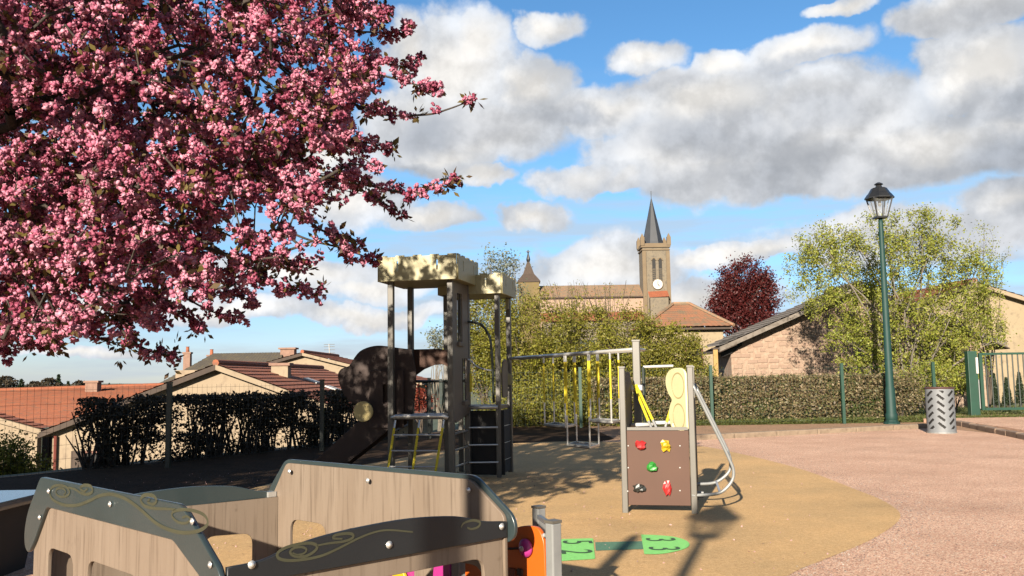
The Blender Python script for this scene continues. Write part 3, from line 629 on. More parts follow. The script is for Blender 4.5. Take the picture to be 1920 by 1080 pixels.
MB().box(((xL+xR)/2, 48, zl-.08), (xR-xL-.1, 5.9, .1)).build('eaves_board', m_wood, t)
window(t, (xL+xR)/2+.3, 45.38, 1.6, .9, 1.1)
# ---- pink rubble barn
xa = P(1347, 632, 34).x; xap = 12.9; zea, zap = P(1352, 634, 34).z-.15, 4.55
t = gable_house('rubble_barn', 'barn with pink rubble stone gable and grey tiled verge behind the right hedge', xap, 34, xap-xa-.45, 2.6, 0, zea, zap, m_stonewall, m_tile_pale, over=.55, barge=m_tile_pale)
# individual stones proud of the rubble gable
st = []
m_stones = [mat('rubble_stone_a', (.46, .315, .23), (.42, .285, .205), 9, .95, .6, 30), mat('rubble_stone_b', (.50, .355, .26), (.45, .32, .23), 9, .95, .6, 30), mat('rubble_stone_c', (.44, .295, .215), (.41, .275, .20), 9, .95, .6, 30)]
me_st = []
for k in range(9):
    mb = MB(); w, h = random.uniform(.20, .38), random.uniform(.11, .17); j = [random.uniform(.75, 1.1) for _ in range(8)]
    fr_ = [(-w/2*j[0], -.018, -h/2*j[1]), (w/2*j[2], -.018, -h/2*j[3]), (w/2*j[4], -.018, h/2*j[5]), (-w/2*j[6], -.018, h/2*j[7])]; bk = [(x*1.12, .01, z*1.12) for x, _, z in fr_]
    mb.add(fr_+bk, [(0, 1, 2, 3), (4, 5, 1, 0), (5, 6, 2, 1), (6, 7, 3, 2), (7, 4, 0, 3)])
    me = bpy.data.meshes.new('stone'); me.from_pydata([tuple(v) for v in mb.v], [], mb.f); me.materials.append(m_stones[k % 3]); me_st.append(me)
cnt_ = 0; zz = 1.0
off = wpos(t)
while zz < 4.2:
    xx = xa+.55+random.uniform(0, .3); lim = xa+.45
    while xx < 12.6 and cnt_ < 290:
        top_ = zea+(xx-xa-.45)*(zap-zea)/(xap-xa-.45)-.22
        if zz < top_:
            o = bpy.data.objects.new('stone', random.choice(me_st)); COL.objects.link(o); o.parent = t; o.location = Vector((xx, 33.99, zz+random.uniform(-.02, .02)))-off; cnt_ += 1
        xx += random.uniform(.36, .5)
    zz += .205
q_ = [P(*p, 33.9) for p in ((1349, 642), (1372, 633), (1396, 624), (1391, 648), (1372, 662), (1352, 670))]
plate('eave_shade', [(p.x, p.z) for p in q_], [], .05, (0, 33.93, 0), (1, 0, 0), (0, 0, 1), m_dark, t)  # dark plate standing in for the shade under the eaves
# post at the barn's corner, the yellow sunlight on it put into its colour
t2 = thing('yellow_board', 'tall post beside the rubble barn corner, its yellow sunlight put into the colour', 'board', (P(1342, 690, 33).x, 33, .0))
a_ = P(1341, 655, 33); MB().box((a_.x, 33, a_.z/2), (.16, .08, a_.z)).build('board', mat('sunlit_yellow', (.55, .33, .08), None, 6, .6), t2)
MB().box((a_.x, 33, a_.z+.03), (.24, .14, .06)).build('cap', m_wood, t2)
t = gable_house('cream_house', 'cream rendered house with terracotta verge at the right edge behind the gate', 19.3, 38, 5.2, 9, 0, 3.3, P(1850, 531, 38).z, m_render2, m_tile, over=.35)

# ================================================================== FENCES, HEDGES, GATE
def fence_run(name, label, pts, h, group=None, pm=m_green):
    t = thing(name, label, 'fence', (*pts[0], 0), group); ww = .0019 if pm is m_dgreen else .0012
    for i, p in enumerate(pts):
        b = MB().box((p[0], p[1], h/2), (.075, .075, h)); b.box((p[0], p[1], h+.012), (.085, .085, .022)); b.build('post', pm, t)
    for i in range(len(pts)-1):
        a, b = Vector((*pts[i], 0)), Vector((*pts[i+1], 0)); d = (b-a); l = d.length; d.normalize(); nrm = Vector((-d.y, d.x, 0)); w = MB(); a = a+d*.05; l -= .1
        nv = int(l/.1)
        for k in range(nv+1):
            q = a+d*l*k/nv; w.add([q+Vector((0, 0, .08))-d*ww, q+Vector((0, 0, .08))+d*ww, q+Vector((0, 0, h-.03))+d*ww, q+Vector((0, 0, h-.03))-d*ww], [(0, 1, 2, 3)])
        for z in np.arange(.1, h-.02, .2):
            hv = Vector((0, 0, ww)); q = a+nrm*.004+Vector((0, 0, z)); w.add([q-hv, q+d*l-hv, q+d*l+hv, q+hv], [(0, 1, 2, 3)])
        w.build('wire_panel', pm, t)
    return t
LP_ = [(-9.42, 9.0), (-7.54, 12.0), (P(318, 720, 15).x, 15.), (P(604, 712, 18).x, 18.), (-1.95, 21.1), (-1.75, 24.3)]
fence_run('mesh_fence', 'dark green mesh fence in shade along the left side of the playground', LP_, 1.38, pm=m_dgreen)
FY = 24.6
RP_ = [(-1.70, FY+.05), (P(1087, 690, FY).x, FY), (P(1332, 688, FY).x, FY), (P(1577, 675, FY).x, FY), (P(1700, 700, FY).x+.9, FY+.4)]
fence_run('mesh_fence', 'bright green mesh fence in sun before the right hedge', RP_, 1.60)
def hedge(name, label, pts, z0, z1, thick, dens, ls, lm, stem_n, gap=.0, group=None, lm2=None):
    t = thing(name, label, 'hedge', (*pts[0], z0)); seg = []
    for i in range(len(pts)-1):
        a, b = np.array(pts[i]), np.array(pts[i+1]); l = np.linalg.norm(b-a); n = int(l*dens); u = rng.random(n); nr = np.array([-(b-a)[1], (b-a)[0]])/l
        w = rng.normal(size=n)*.36; w = np.clip(w, -.5, .5)*thick; zz = z0+(z1-z0)*(1-rng.random(n)**1.15*.98)+rng.normal(size=n)*.025
        xy = a[None]+(b-a)[None]*u[:, None]+nr[None]*w[:, None]; seg.append(np.column_stack([xy, zz]))
        mb = MB()
        for k in range(int(l*stem_n)):
            f = random.random(); q = a+(b-a)*f+nr*random.uniform(-.3, .3)*thick
            for s in range(3):
                e = (q[0]+random.uniform(-.35, .35), q[1]+random.uniform(-.25, .25), z1-random.uniform(.05, .5)*(z1-z0)); mb.tube([(q[0], q[1], z0-.05), ((q[0]+e[0])/2+random.uniform(-.06, .06), (q[1]+e[1])/2, (z0+e[2])/2), e], [.026, .017, .008], 5, False)
        mb.build('stems', m_bark, t)
    p = np.concatenate(seg)
    if gap:   # openings: drop leaves where a slow noise is low, mostly in the lower half
        f = np.sin(p[:, 0]*3.1+p[:, 2]*5)+np.sin(p[:, 0]*7.3-p[:, 2]*4+1)+np.sin(p[:, 0]*12.7+p[:, 2]*11+2)*.8+np.sin(p[:, 2]*17+p[:, 0]*3)*.5; rel = (p[:, 2]-z0)/(z1-z0)
        keep = (f > -.2+gap*(1-rel)*1.4-rel*1.2) | (rng.random(len(p)) < .16); p = p[keep]
    if lm2:
        f = np.sin(p[:, 0]*1.9+p[:, 2]*2+1)+np.sin(p[:, 0]*4.3-p[:, 2]*5)+.8*np.sin(p[:, 0]*9.1+p[:, 2]*8+2); rel = (p[:, 2]-z0)/(z1-z0); msk = f+rng.normal(size=len(p))*.6+(.45-rel)*2.6 > .55
        p = p[~((np.sin(p[:, 0]*6.1+p[:, 2]*9)+np.sin(p[:, 0]*14-p[:, 2]*7) > 1.15) & (p[:, 1] < np.median(p[:, 1])+.15) & (rng.random(len(p)) < .8))] if False else p
        leaves('foliage', p[msk[:len(p)]], ls, lm2, t); p = p[~msk[:len(p)]]
        # uneven outer layer: tufts standing proud of the clipped face
        tc_ = np.column_stack([rng.uniform(pts[0][0], pts[-1][0], 420), np.full(420, pts[0][1]-thick*.5), rng.uniform(z0+.05, z1, 420)])
        tf = np.repeat(tc_, 26, 0)+rng.normal(size=(420*26, 3))*np.array([.085, .05, .07]); p = np.concatenate([p, tf])
    leaves('foliage', p, ls, lm, t); return t
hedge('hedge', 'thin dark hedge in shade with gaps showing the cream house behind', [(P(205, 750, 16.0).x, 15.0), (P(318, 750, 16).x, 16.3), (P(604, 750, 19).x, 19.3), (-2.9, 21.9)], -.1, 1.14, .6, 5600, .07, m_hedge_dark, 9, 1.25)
hedge('hedge', 'clipped brown green hedge in sun between the green posts and lamp', [(2.2, 25.4), (P(1400, 700, 25.4).x, 25.4), (P(1662, 700, 25.4).x, 25.4)], 0, 1.30, .9, 4600, .075, m_hedge, 4, .0, lm2=m_hedge_green)
# ground cover under fence and hedge
gp = []
for _ in range(26000):
    x = rng.uniform(3.5, 14.5); y = FY+.1+abs(rng.normal())*.35+(rng.random() < .3)*rng.uniform(.8, 1.8); gp.append((x, y, rng.uniform(0, .14)))
for _ in range(9000):
    x = rng.uniform(12, 22); y = rng.uniform(26.8, 33); gp.append((x, y, rng.uniform(0, .1)))
leaves('grass', gp, .11, leafmat('grass_blade', [(.10, .14, .03), (.16, .19, .045), (.20, .19, .07)], .3), None, kind='stuff', aspect=.14)
sheet('lawn', [(11, 26.6), (30, 26.6), (30, 37.6), (11, 33.8)], .006, mat('lawn_green', (.13, .19, .035), (.17, .22, .05), 6, .95, .5, 40), kind='structure')

def gate():
    Y = 25.6; t = thing('metal_gate', 'green steel bar gate standing on the raised path at the right edge', 'gate', (P(1822, 783, Y).x, Y, .1))
    zt = P(1822, 662, Y).z; x0 = P(1822, 700, Y).x; z0 = .10
    MB().box((x0, Y, zt/2+.03), (.26, .2, zt+.05)).build('gate_post', m_green, t, bevel=.01)
    x1 = x0+.26; x2 = x0+1.62; zb = z0+.16
    fr = MB(); fr.box((x1, Y, (zb+zt)/2), (.09, .07, zt-zb)); fr.box((x2, Y, (zb+zt)/2), (.11, .07, zt-zb)); fr.box(((x1+x2)/2, Y, zt-.03), (x2-x1-.11, .068, .06)); fr.box(((x1+x2)/2, Y, zb+.03), (x2-x1-.11, .068, .07)); fr.build('gate_frame', m_green, t)
    n = 8
    for k in range(n): x = x1+(x2-x1)*(k+1)/(n+1); MB().tube([(x, Y, zb+.05), (x, Y, zt-.05)], .018, 6).build('bar', m_dgreen, t)
    MB().box((x0+.10, Y-.12, zt-.35), (.06, .03, .45)).build('hinge_plate', m_white, t)
    MB().tube([(x0+.12, Y-.12, zt-.75), (x0+.12, Y-.12, zb+.05)], .014, 6).build('drop_bolt', m_steel, t)
    x3 = x2+.22; MB().box((x3, Y, zt/2+.03), (.2, .2, zt+.05)).build('gate_post', m_green, t, bevel=.01)
gate()
# raised path and its kerb
rp = [(P(1800, 797, 23).x+.1, 23.0), (10.75, 18.6), (18, 16.0), (20, 26.5), (12.0, 26.5), (11.0, 24.6)]; n_ = len(rp)
MB().add([(x, y, .10) for x, y in rp]+[(x, y, -.02) for x, y in rp], [tuple(range(n_))]+[(i, i+n_, (i+1) % n_+n_, (i+1) % n_) for i in range(n_)]).build('raised_path', m_gravel, kind='structure')
k0, k1 = G(1796, 797), G(1960, 832); t = thing('stone_kerb', 'low rough stone kerb edging the raised gravel path before the gate', 'kerb', k0)
d = (k1-k0); l = d.length; d.normalize(); N_ = 9
m_kerb = mat('kerb_stone', (.40, .27, .18), (.30, .20, .14), 5, .95, .7, 30)
for k in range(N_):
    a_ = k0+d*(l*(k+.5)/N_); MB().box(a_+Vector((0, 0, .05+.008*math.sin(k*2.3))), (l/N_-.02, .17+.02*math.sin(k*5), .13), d, (-d.y, d.x, .03*math.sin(k*3)), (0, 0, 1)).build('kerb_stone', m_kerb, t, bevel=.02)
k0, k1 = G(1290, 826), G(1738, 803); t = thing('timber_edging', 'pale weathered timber edging lying on the ground before the right fence', 'edging', k0)
d = (k1-k0); l = d.length; d.normalize(); N_ = 6
m_edge = mat('weathered_timber', (.42, .31, .21), (.32, .23, .155), 8, .95, .6, 40, extra=((.22, .15, .10), 12, .55, .75))
for k in range(N_):
    a_ = k0+d*(l*(k+.5)/N_); MB().box(a_+Vector((0, 0, .05)), (l/N_-.03, .17, .13), (d.x, d.y, .006*math.sin(k*2)), (-d.y, d.x, 0), (0, 0, 1)).build('timber', m_edge, t, bevel=.02)

# ---- street lamps
def street_lamp(label, base, s=1.0):
    base = Vector(base); t = thing('street_lamp', label, 'street lamp', base, 'heritage street lamps'); q = lambda x, y, z: base+Vector((x, y, z))*s
    H = 5.5
    MB().lathe(base, [(.155*s, 0), (.155*s, .25*s), (.13*s, .3*s), (.125*s, .9*s), (.105*s, 1.0*s), (.062*s, (H-.15)*s), (.05*s, H*s)], 16).build('pole', m_lampgreen, t, smooth=True)
    MB().lathe(base, [(.21*s, 0), (.21*s, .04*s), (.16*s, .07*s), (.16*s, .1*s)], 12).build('base_plate', m_lampgreen, t)
    ln = MB(); wb, wt, z0, z1 = .14, .25, H+.04, H+.53
    ln.box(q(0, 0, z0-.02), (2*wb*s+.03, 2*wb*s+.03, .05*s))
    for sx in (-1, 1):
        for sy in (-1, 1): ln.bar(q(sx*wb, sy*wb, z0), q(sx*wt, sy*wt, z1), .032*s)
    for sx, sy in ((1, 0), (-1, 0), (0, 1), (0, -1)):
        ln.bar(q(sx*wt-sy*wt, sy*wt+sx*wt, z1), q(sx*wt+sy*wt, sy*wt-sx*wt, z1), .035*s)
        ln.bar(q(sx*wb, sy*wb, z0), q(sx*wt, sy*wt, z1), .02*s)
    ln.tube([q(0, 0, H-.05), q(0, 0, z0)], .05*s, 8)
    o = ln.build('lantern', m_black, t)
    g_ = MB(); cs = [(1, 1), (1, -1), (-1, -1), (-1, 1)]
    for i in range(4):
        (ax, ay), (bx, by) = cs[i], cs[(i+1) % 4]; g_.quad(q(ax*wb, ay*wb, z0), q(bx*wb, by*wb, z0), q(bx*wt, by*wt, z1), q(ax*wt, ay*wt, z1))
    gm = MATS.get('lamp_glass')
    if gm is None:
        gm = mat('lamp_glass', (.75, .78, .78), (.7, .72, .72), 5, .12); gm.node_tree.nodes['Principled BSDF'].inputs['Alpha'].default_value = .14
    g_.build('glass', gm, o)
    MB().lathe(q(0, 0, 0), [(x*s, (z1+z)*s) for x, z in ((.38, 0.), (.38, .035), (.31, .13), (.28, .16), (.20, .29), (.09, .32), (.07, .37), (.12, .39), (.10, .42), (.04, .45))], 4 if False else 8).build('lantern_cap', m_black, t)
    MB().lathe(q(0, 0, 0), [(.03*s, (z1-.02)*s), (.05*s, (z1-.14)*s), (.03*s, (z1-.2)*s)], 8).build('bulb', m_steel, t)
street_lamp('tall green street lamp with black lantern standing before the hedge', (P(1672, 790, 24.2).x, 24.2, 0))
_l = G(1318, 1008); _d = Vector((math.sin(SUN_AZ), math.cos(SUN_AZ), 0)); _k = .72; _q = _l-_d*(5.5*_k/math.tan(SUN_EL))
street_lamp('green street lamp out of view whose lantern shadow falls on the rubber surface', (_q.x, _q.y, 0), _k)
# a plain post behind the viewpoint whose shadow crosses the playhouse
_p = Vector((-.20, 4.0, 0))-_d*6.0
t = thing('wooden_post', 'round wooden post out of view whose shadow crosses the playhouse boards', 'post', (_p.x, _p.y, 0)); MB().lathe((_p.x, _p.y, 0), [(.06, 0), (.055, 3.6), (.03, 3.65)], 12).build('shaft', m_wood, t)

# ---- litter bin with punched slots
def litter_bin():
    b = G(1766, 812); r = .30; h = .97; t = thing('litter_bin', 'grey perforated metal litter bin with herringbone slots near the gate', 'litter bin', b)
    nu, nv = 132, 110; V = []; F = []
    for j in range(nv+1):
        for i in range(nu): a = 2*math.pi*i/nu; V.append((b.x+r*math.cos(a), b.y+r*math.sin(a), .03+h*j/nv))
    cols = 8; cw = 2*math.pi*r/cols; rh = .155
    def slot(u, v):
        if v < .07 or v > h-.05: return False
        ci = int(u/cw) % cols; lu = (u % cw)/cw-.5; off = .0 if ci % 2 == 0 else rh/2; rr = ((v+off) % rh)/rh-.5
        sg = 1 if ci % 2 == 0 else -1; x = lu*cw; y = rr*rh; a = R(40)*sg; X = x*math.cos(a)+y*math.sin(a); Y = -x*math.sin(a)+y*math.cos(a)
        return abs(X) < .088 and abs(Y) < .026
    for j in range(nv):
        for i in range(nu):
            if slot((i+.5)/nu*2*math.pi*r, (j+.5)/nv*h): continue
            F.append((j*nu+i, j*nu+(i+1) % nu, (j+1)*nu+(i+1) % nu, (j+1)*nu+i))
    MB().add(V, F).build('shell', mat('grey_bin_paint', (.27, .285, .30), (.22, .235, .25), 5, .6, metal=0), t)
    MB().lathe((b.x, b.y, .04), [(r-.035, 0), (r-.035, h-.06), (r-.04, h-.07)], 24).build('liner', m_dark, t)
    mb = MB(); pts = [(b.x+r*math.cos(a), b.y+r*math.sin(a), .03+h) for a in np.linspace(0, 2*math.pi, 37)]; mb.tube(pts, .02, 6, False); mb.build('rim', mat('dark_red_rim', (.12, .05, .04), None, 5, .5), t)
    MB().lathe((b.x, b.y, 0), [(r+.01, 0), (r+.01, .035)], 24).build('foot_ring', m_steel, t)
litter_bin()

# ---- bench seat at the left edge
a_ = P(62, 927, 6.9); t = thing('picnic_table', 'dark table with pale glossy top at the left edge', 'table', (a_.x-.5, 6.8, 0)); zt = a_.z
plate('table_top', rounded([(-1.6, -.62), (0, -.62), (.02, .3), (-1.6, .3)], .05), [], .06, (a_.x, 6.9, zt-.03), (1, .0, 0), (0, 1, 0), mat('grey_blue_top', (.16, .18, .21), (.13, .15, .18), 6, .16), t)
MB().add([(a_.x-1.6, 6.35, 0), (a_.x-.15, 6.35, 0), (a_.x-.06, 6.32, zt-.07), (a_.x-1.6, 6.32, zt-.07), (a_.x-1.6, 7.1, 0), (a_.x-.15, 7.1, 0), (a_.x-.06, 7.12, zt-.07), (a_.x-1.6, 7.12, zt-.07)], [(0, 1, 2, 3), (5, 4, 7, 6), (1, 5, 6, 2), (4, 0, 3, 7)]).build('side_panel', m_dark, t)

# ================================================================== TREES
def T(px, py, Y): return P(px, py, Y)
def E(px, py, Y, rx, ry, rd=None):
    c = P(px, py, Y); s = Y/F_PX; return (c.x, Y, c.z, rx*s, rd if rd else rx*s*.8, ry*s)
# dense tree added out of view to put shade on the left fence and hedge
tree('shade_tree', 'unseen dense green tree added at the left to shade fence and hedge', 'tree', (-12.6, 3.2, 0), [(-12.6, 3.2, 5.6, 3.9, 3.6, 2.4), (-14.5, 6.5, 5.0, 3.2, 3.4, 2.2), (-11.0, 0.2, 6.2, 2.8, 2.6, 2.0)], 420, 26, .42, .36, m_conif, m_bark, stems=10, srad=.2, trunk_h=2.2)
# large fresh green shrub tree by the lamp
Y = 28.5
tree('spring_tree', 'broad multi stemmed tree in fresh yellow green leaf behind the lamp', 'tree', (P(1700, 770, Y).x, Y, 0),
     [E(1560, 520, Y, 85, 95), E(1640, 480, Y, 85, 85), E(1730, 460, Y, 90, 75), E(1800, 530, Y, 75, 90), E(1830, 610, Y, 60, 60), E(1700, 600, Y, 130, 90), E(1600, 640, Y, 60, 55), E(1530, 470, Y, 45, 55), E(1640, 690, Y, 70, 50), E(1770, 670, Y, 80, 60)],
     620, 76, .135, .075, m_fresh, m_lightbark, stems=46, srad=.085, up=.35, shell=.25, loose=.12)
# thin wisps of twigs on the right and left of it
for (px, py, rx, ry, lab) in ((1850, 480, 45, 60, 'sparse twiggy sapling crown at the right of the fresh green tree'),):
    tree('sapling', lab, 'tree', (P(px, 700, 30).x, 30, 0), [E(px, py, 30, rx, ry), E(px, py+90, 30, rx*.8, ry)], 70, 16, .12, .06, m_fresh, m_twig, stems=14, srad=.04, shell=.2)
# purple tree
Y = 62
tree('purple_plum_tree', 'round dark purple leaved tree behind the rubble barn roof', 'tree', (P(1397, 640, Y).x, Y, 1.0), [E(1397, 535, Y, 50, 50), E(1375, 565, Y, 42, 42), E(1420, 560, Y, 42, 50), E(1360, 580, Y, 30, 30), E(1398, 600, Y, 55, 40)],
     420, 56, .28, .17, m_purple, m_bark, stems=12, srad=.2, trunk_h=2.0, loose=.04)
# olive shrubs between castle and barn
specs = [(915, 630, 62, 100, 27.5, 'olive green shrub directly behind the second castle turret'), (1000, 645, 80, 98, 27, 'tall olive shrub behind the left hanging step'), (1090, 658, 82, 98, 28, 'dense olive shrub behind the hanging steps, below the church nave'),
         (1180, 668, 75, 90, 27, 'olive shrub with brown twigs behind the climbing tower'), (1262, 680, 62, 70, 27.6, 'lowest olive shrub below the hip roofed house'), (1010, 760, 110, 45, 25.9, 'low leafy bush at the fence under the left hanging step'), (1150, 765, 100, 40, 25.9, 'low leafy bush at the fence behind the climbing tower post')]
for px, py, rx, ry, Y, lab in specs:
    big = ry > 60
    tree('olive_shrub', lab, 'shrub', (P(px, 790, Y).x, Y, 0), [E(px, py, Y, rx, ry), E(px-rx*.4, py+ry*.45, Y, rx*.8, ry*.6), E(px+rx*.4, py+ry*.45, Y, rx*.8, ry*.6)], 290 if big else 180, 80, .14, .068, m_olivel, m_twig, stems=16 if big else 8, srad=.05, shell=.3, up=.5, group='olive shrubs behind the fence')
# twiggy tops
for px, top, Y, lab in ((1075, 520, 29, 'bare upright twigs rising above the olive shrubs below the nave'), (1140, 525, 29.4, 'second tuft of bare twigs left of the church tower')):
    b = P(px, 700, Y); t = thing('bare_sapling', lab, 'tree', (b.x, Y, 0)); mb = MB(); zt = P(px, top, Y).z; lp = []
    mb.tube([(b.x, Y, 0), (b.x, Y, zt*.55)], [.05, .03], 6)
    for k in range(34):
        e = Vector((b.x+random.gauss(0, .55), Y+random.gauss(0, .4), zt-abs(random.gauss(0, .55)))); s_ = Vector((b.x, Y, zt*random.uniform(.3, .55))); md = s_.lerp(e, .5)+Vector((random.gauss(0, .08), 0, -.08)); mb.tube([s_, md, e], [.014, .009, .004], 4, False)
        lp += [tuple(s_.lerp(e, random.uniform(.5, 1))+Vector([random.gauss(0, .05) for _ in range(3)])) for _ in range(14)]
    mb.build('trunk', m_twig, t); leaves('crown', lp, .06, m_olivel, t)
Y = 75
tree('pale_tree', 'pale grey green bare looking tree behind the castle turret', 'tree', (P(940, 640, Y).x, Y, 0), [E(940, 505, Y, 38, 42), E(925, 545, Y, 30, 40), E(955, 550, Y, 30, 30)], 190, 12, .34, .22, m_pale, m_lightbark, stems=40, srad=.16, trunk_h=2., shell=.2)
Y = 40
tree('pale_tree', 'faint pale tree between the castle posts above the slide beam', 'tree', (P(825, 690, Y).x, Y, -2), [E(822, 640, Y, 22, 28)], 40, 12, .16, .12, m_pale, m_lightbark, stems=14, srad=.06, shell=.2)
# right low shrubs beside bin and tree foot
for px, py, rx, ry, Y, lab in ((1745, 715, 55, 42, 26.6, 'loose green shrub between the lamp and the litter bin'), (1790, 700, 40, 40, 28.5, 'brownish shrub beside the gate post'), (1690, 735, 38, 40, 25.6, 'small dark green shrub at the foot of the lamp')):
    tree('green_shrub', lab, 'shrub', (P(px, 785, Y).x, Y, 0), [E(px, py, Y, rx, ry)], 110, 34, .12, .065, m_fresh if px != 1690 else m_hedge, m_twig, stems=8, srad=.03, shell=.3)
for k, (px, w, y0, y1) in enumerate(((1863, 9, 700, 758), (1886, 11, 708, 745), (1910, 12, 698, 765))):
    Y = 31+k*.6; s = Y/F_PX; a_ = P(px, y0, Y); t = thing('dark_conifer', ('narrowest dark conifer seen through the gate bars', 'middle dark conifer seen through the gate bars', 'right hand dark conifer seen through the gate bars')[k], 'conifer', (a_.x, Y, 0))
    MB().tube([(a_.x, Y, 0), (a_.x, Y, a_.z)], [.05, .02], 6).build('trunk', m_bark, t)
    zz = rng.uniform(.15, 1, 2600); rad = w*s*(1.15-zz)*rng.uniform(.3, 1, 2600); an = rng.uniform(0, 6.28, 2600); leaves('crown', np.column_stack([a_.x+rad*np.cos(an), Y+rad*np.sin(an), zz*a_.z]), .06, m_conif, t)
# left: olive bush by barn, conifers beyond
Y = 17
tree('bank_bush', 'yellow green bush at the left edge in front of the cream barn', 'shrub', (P(15, 930, Y).x, Y, -.7), [E(5, 865, Y, 48, 50), E(45, 890, Y, 45, 40)], 150, 40, .11, .06, m_olivel, m_twig, stems=10, srad=.03, shell=.3)
for k in range(11):
    px = (-20, 12, 40, 66, 92, 110, 128, 150, 205, 225, 250)[k]; top = (702, 706, 712, 716, 710, 703, 716, 714, 719, 720, 721)[k]; Y = (120, 125, 118, 130, 122, 128, 135, 140, 210, 215, 220)[k]; c = P(px, top, Y); z0 = terr_h(np.array(c.x), np.array(float(Y))).item()
    con = k in (2, 5, 6, 8); h = c.z-z0; t = thing('distant_conifer' if con else 'distant_tree', ['leftmost far tree above the barn ridge', 'broad far tree second from the left edge', 'pointed far tree above the barn ridge', 'low far tree behind the barn ridge', 'dome shaped far tree left of the tallest conifer', 'tallest pointed conifer above the terracotta ridge', 'slim conifer right of the tallest one', 'far tree left of the brick chimney', 'tiny conifer on the skyline right of the brick chimney', 'tiny round tree on the skyline', 'last tiny tree before the brown roofed house'][k], 'tree', (c.x, Y, z0))
    MB().tube([(c.x, Y, z0), (c.x, Y, c.z)], [.25, .05], 6).build('trunk', m_bark, t); n_ = 1800
    zz = rng.uniform(.1, 1, n_)
    rad = (1.05-zz)*h*.24 if con else np.sqrt(np.clip(1-(zz-.55)**2/.21, 0, 1))*h*.45
    rad = rad*rng.uniform(.2, 1, n_)*(1+.25*np.sin(zz*25)); an = rng.uniform(0, 6.28, n_); leaves('crown', np.column_stack([c.x+rad*np.cos(an), Y+rad*np.sin(an), z0+zz*h]), .42, m_conif if con else m_hedge_dark, t)
# red-leaved shrub seen under the castle
Y = 26
tree('red_shrub', 'small shrub with red leaves seen through the castle tower railing', 'shrub', (P(790, 790, Y).x, Y, -.2), [E(786, 748, Y, 26, 20)], 50, 30, .07, .06, leafmat('red_leaf', [(.30, .04, .02), (.18, .02, .015), (.40, .10, .04)], .3), m_twig, stems=8, srad=.02, shell=.2)

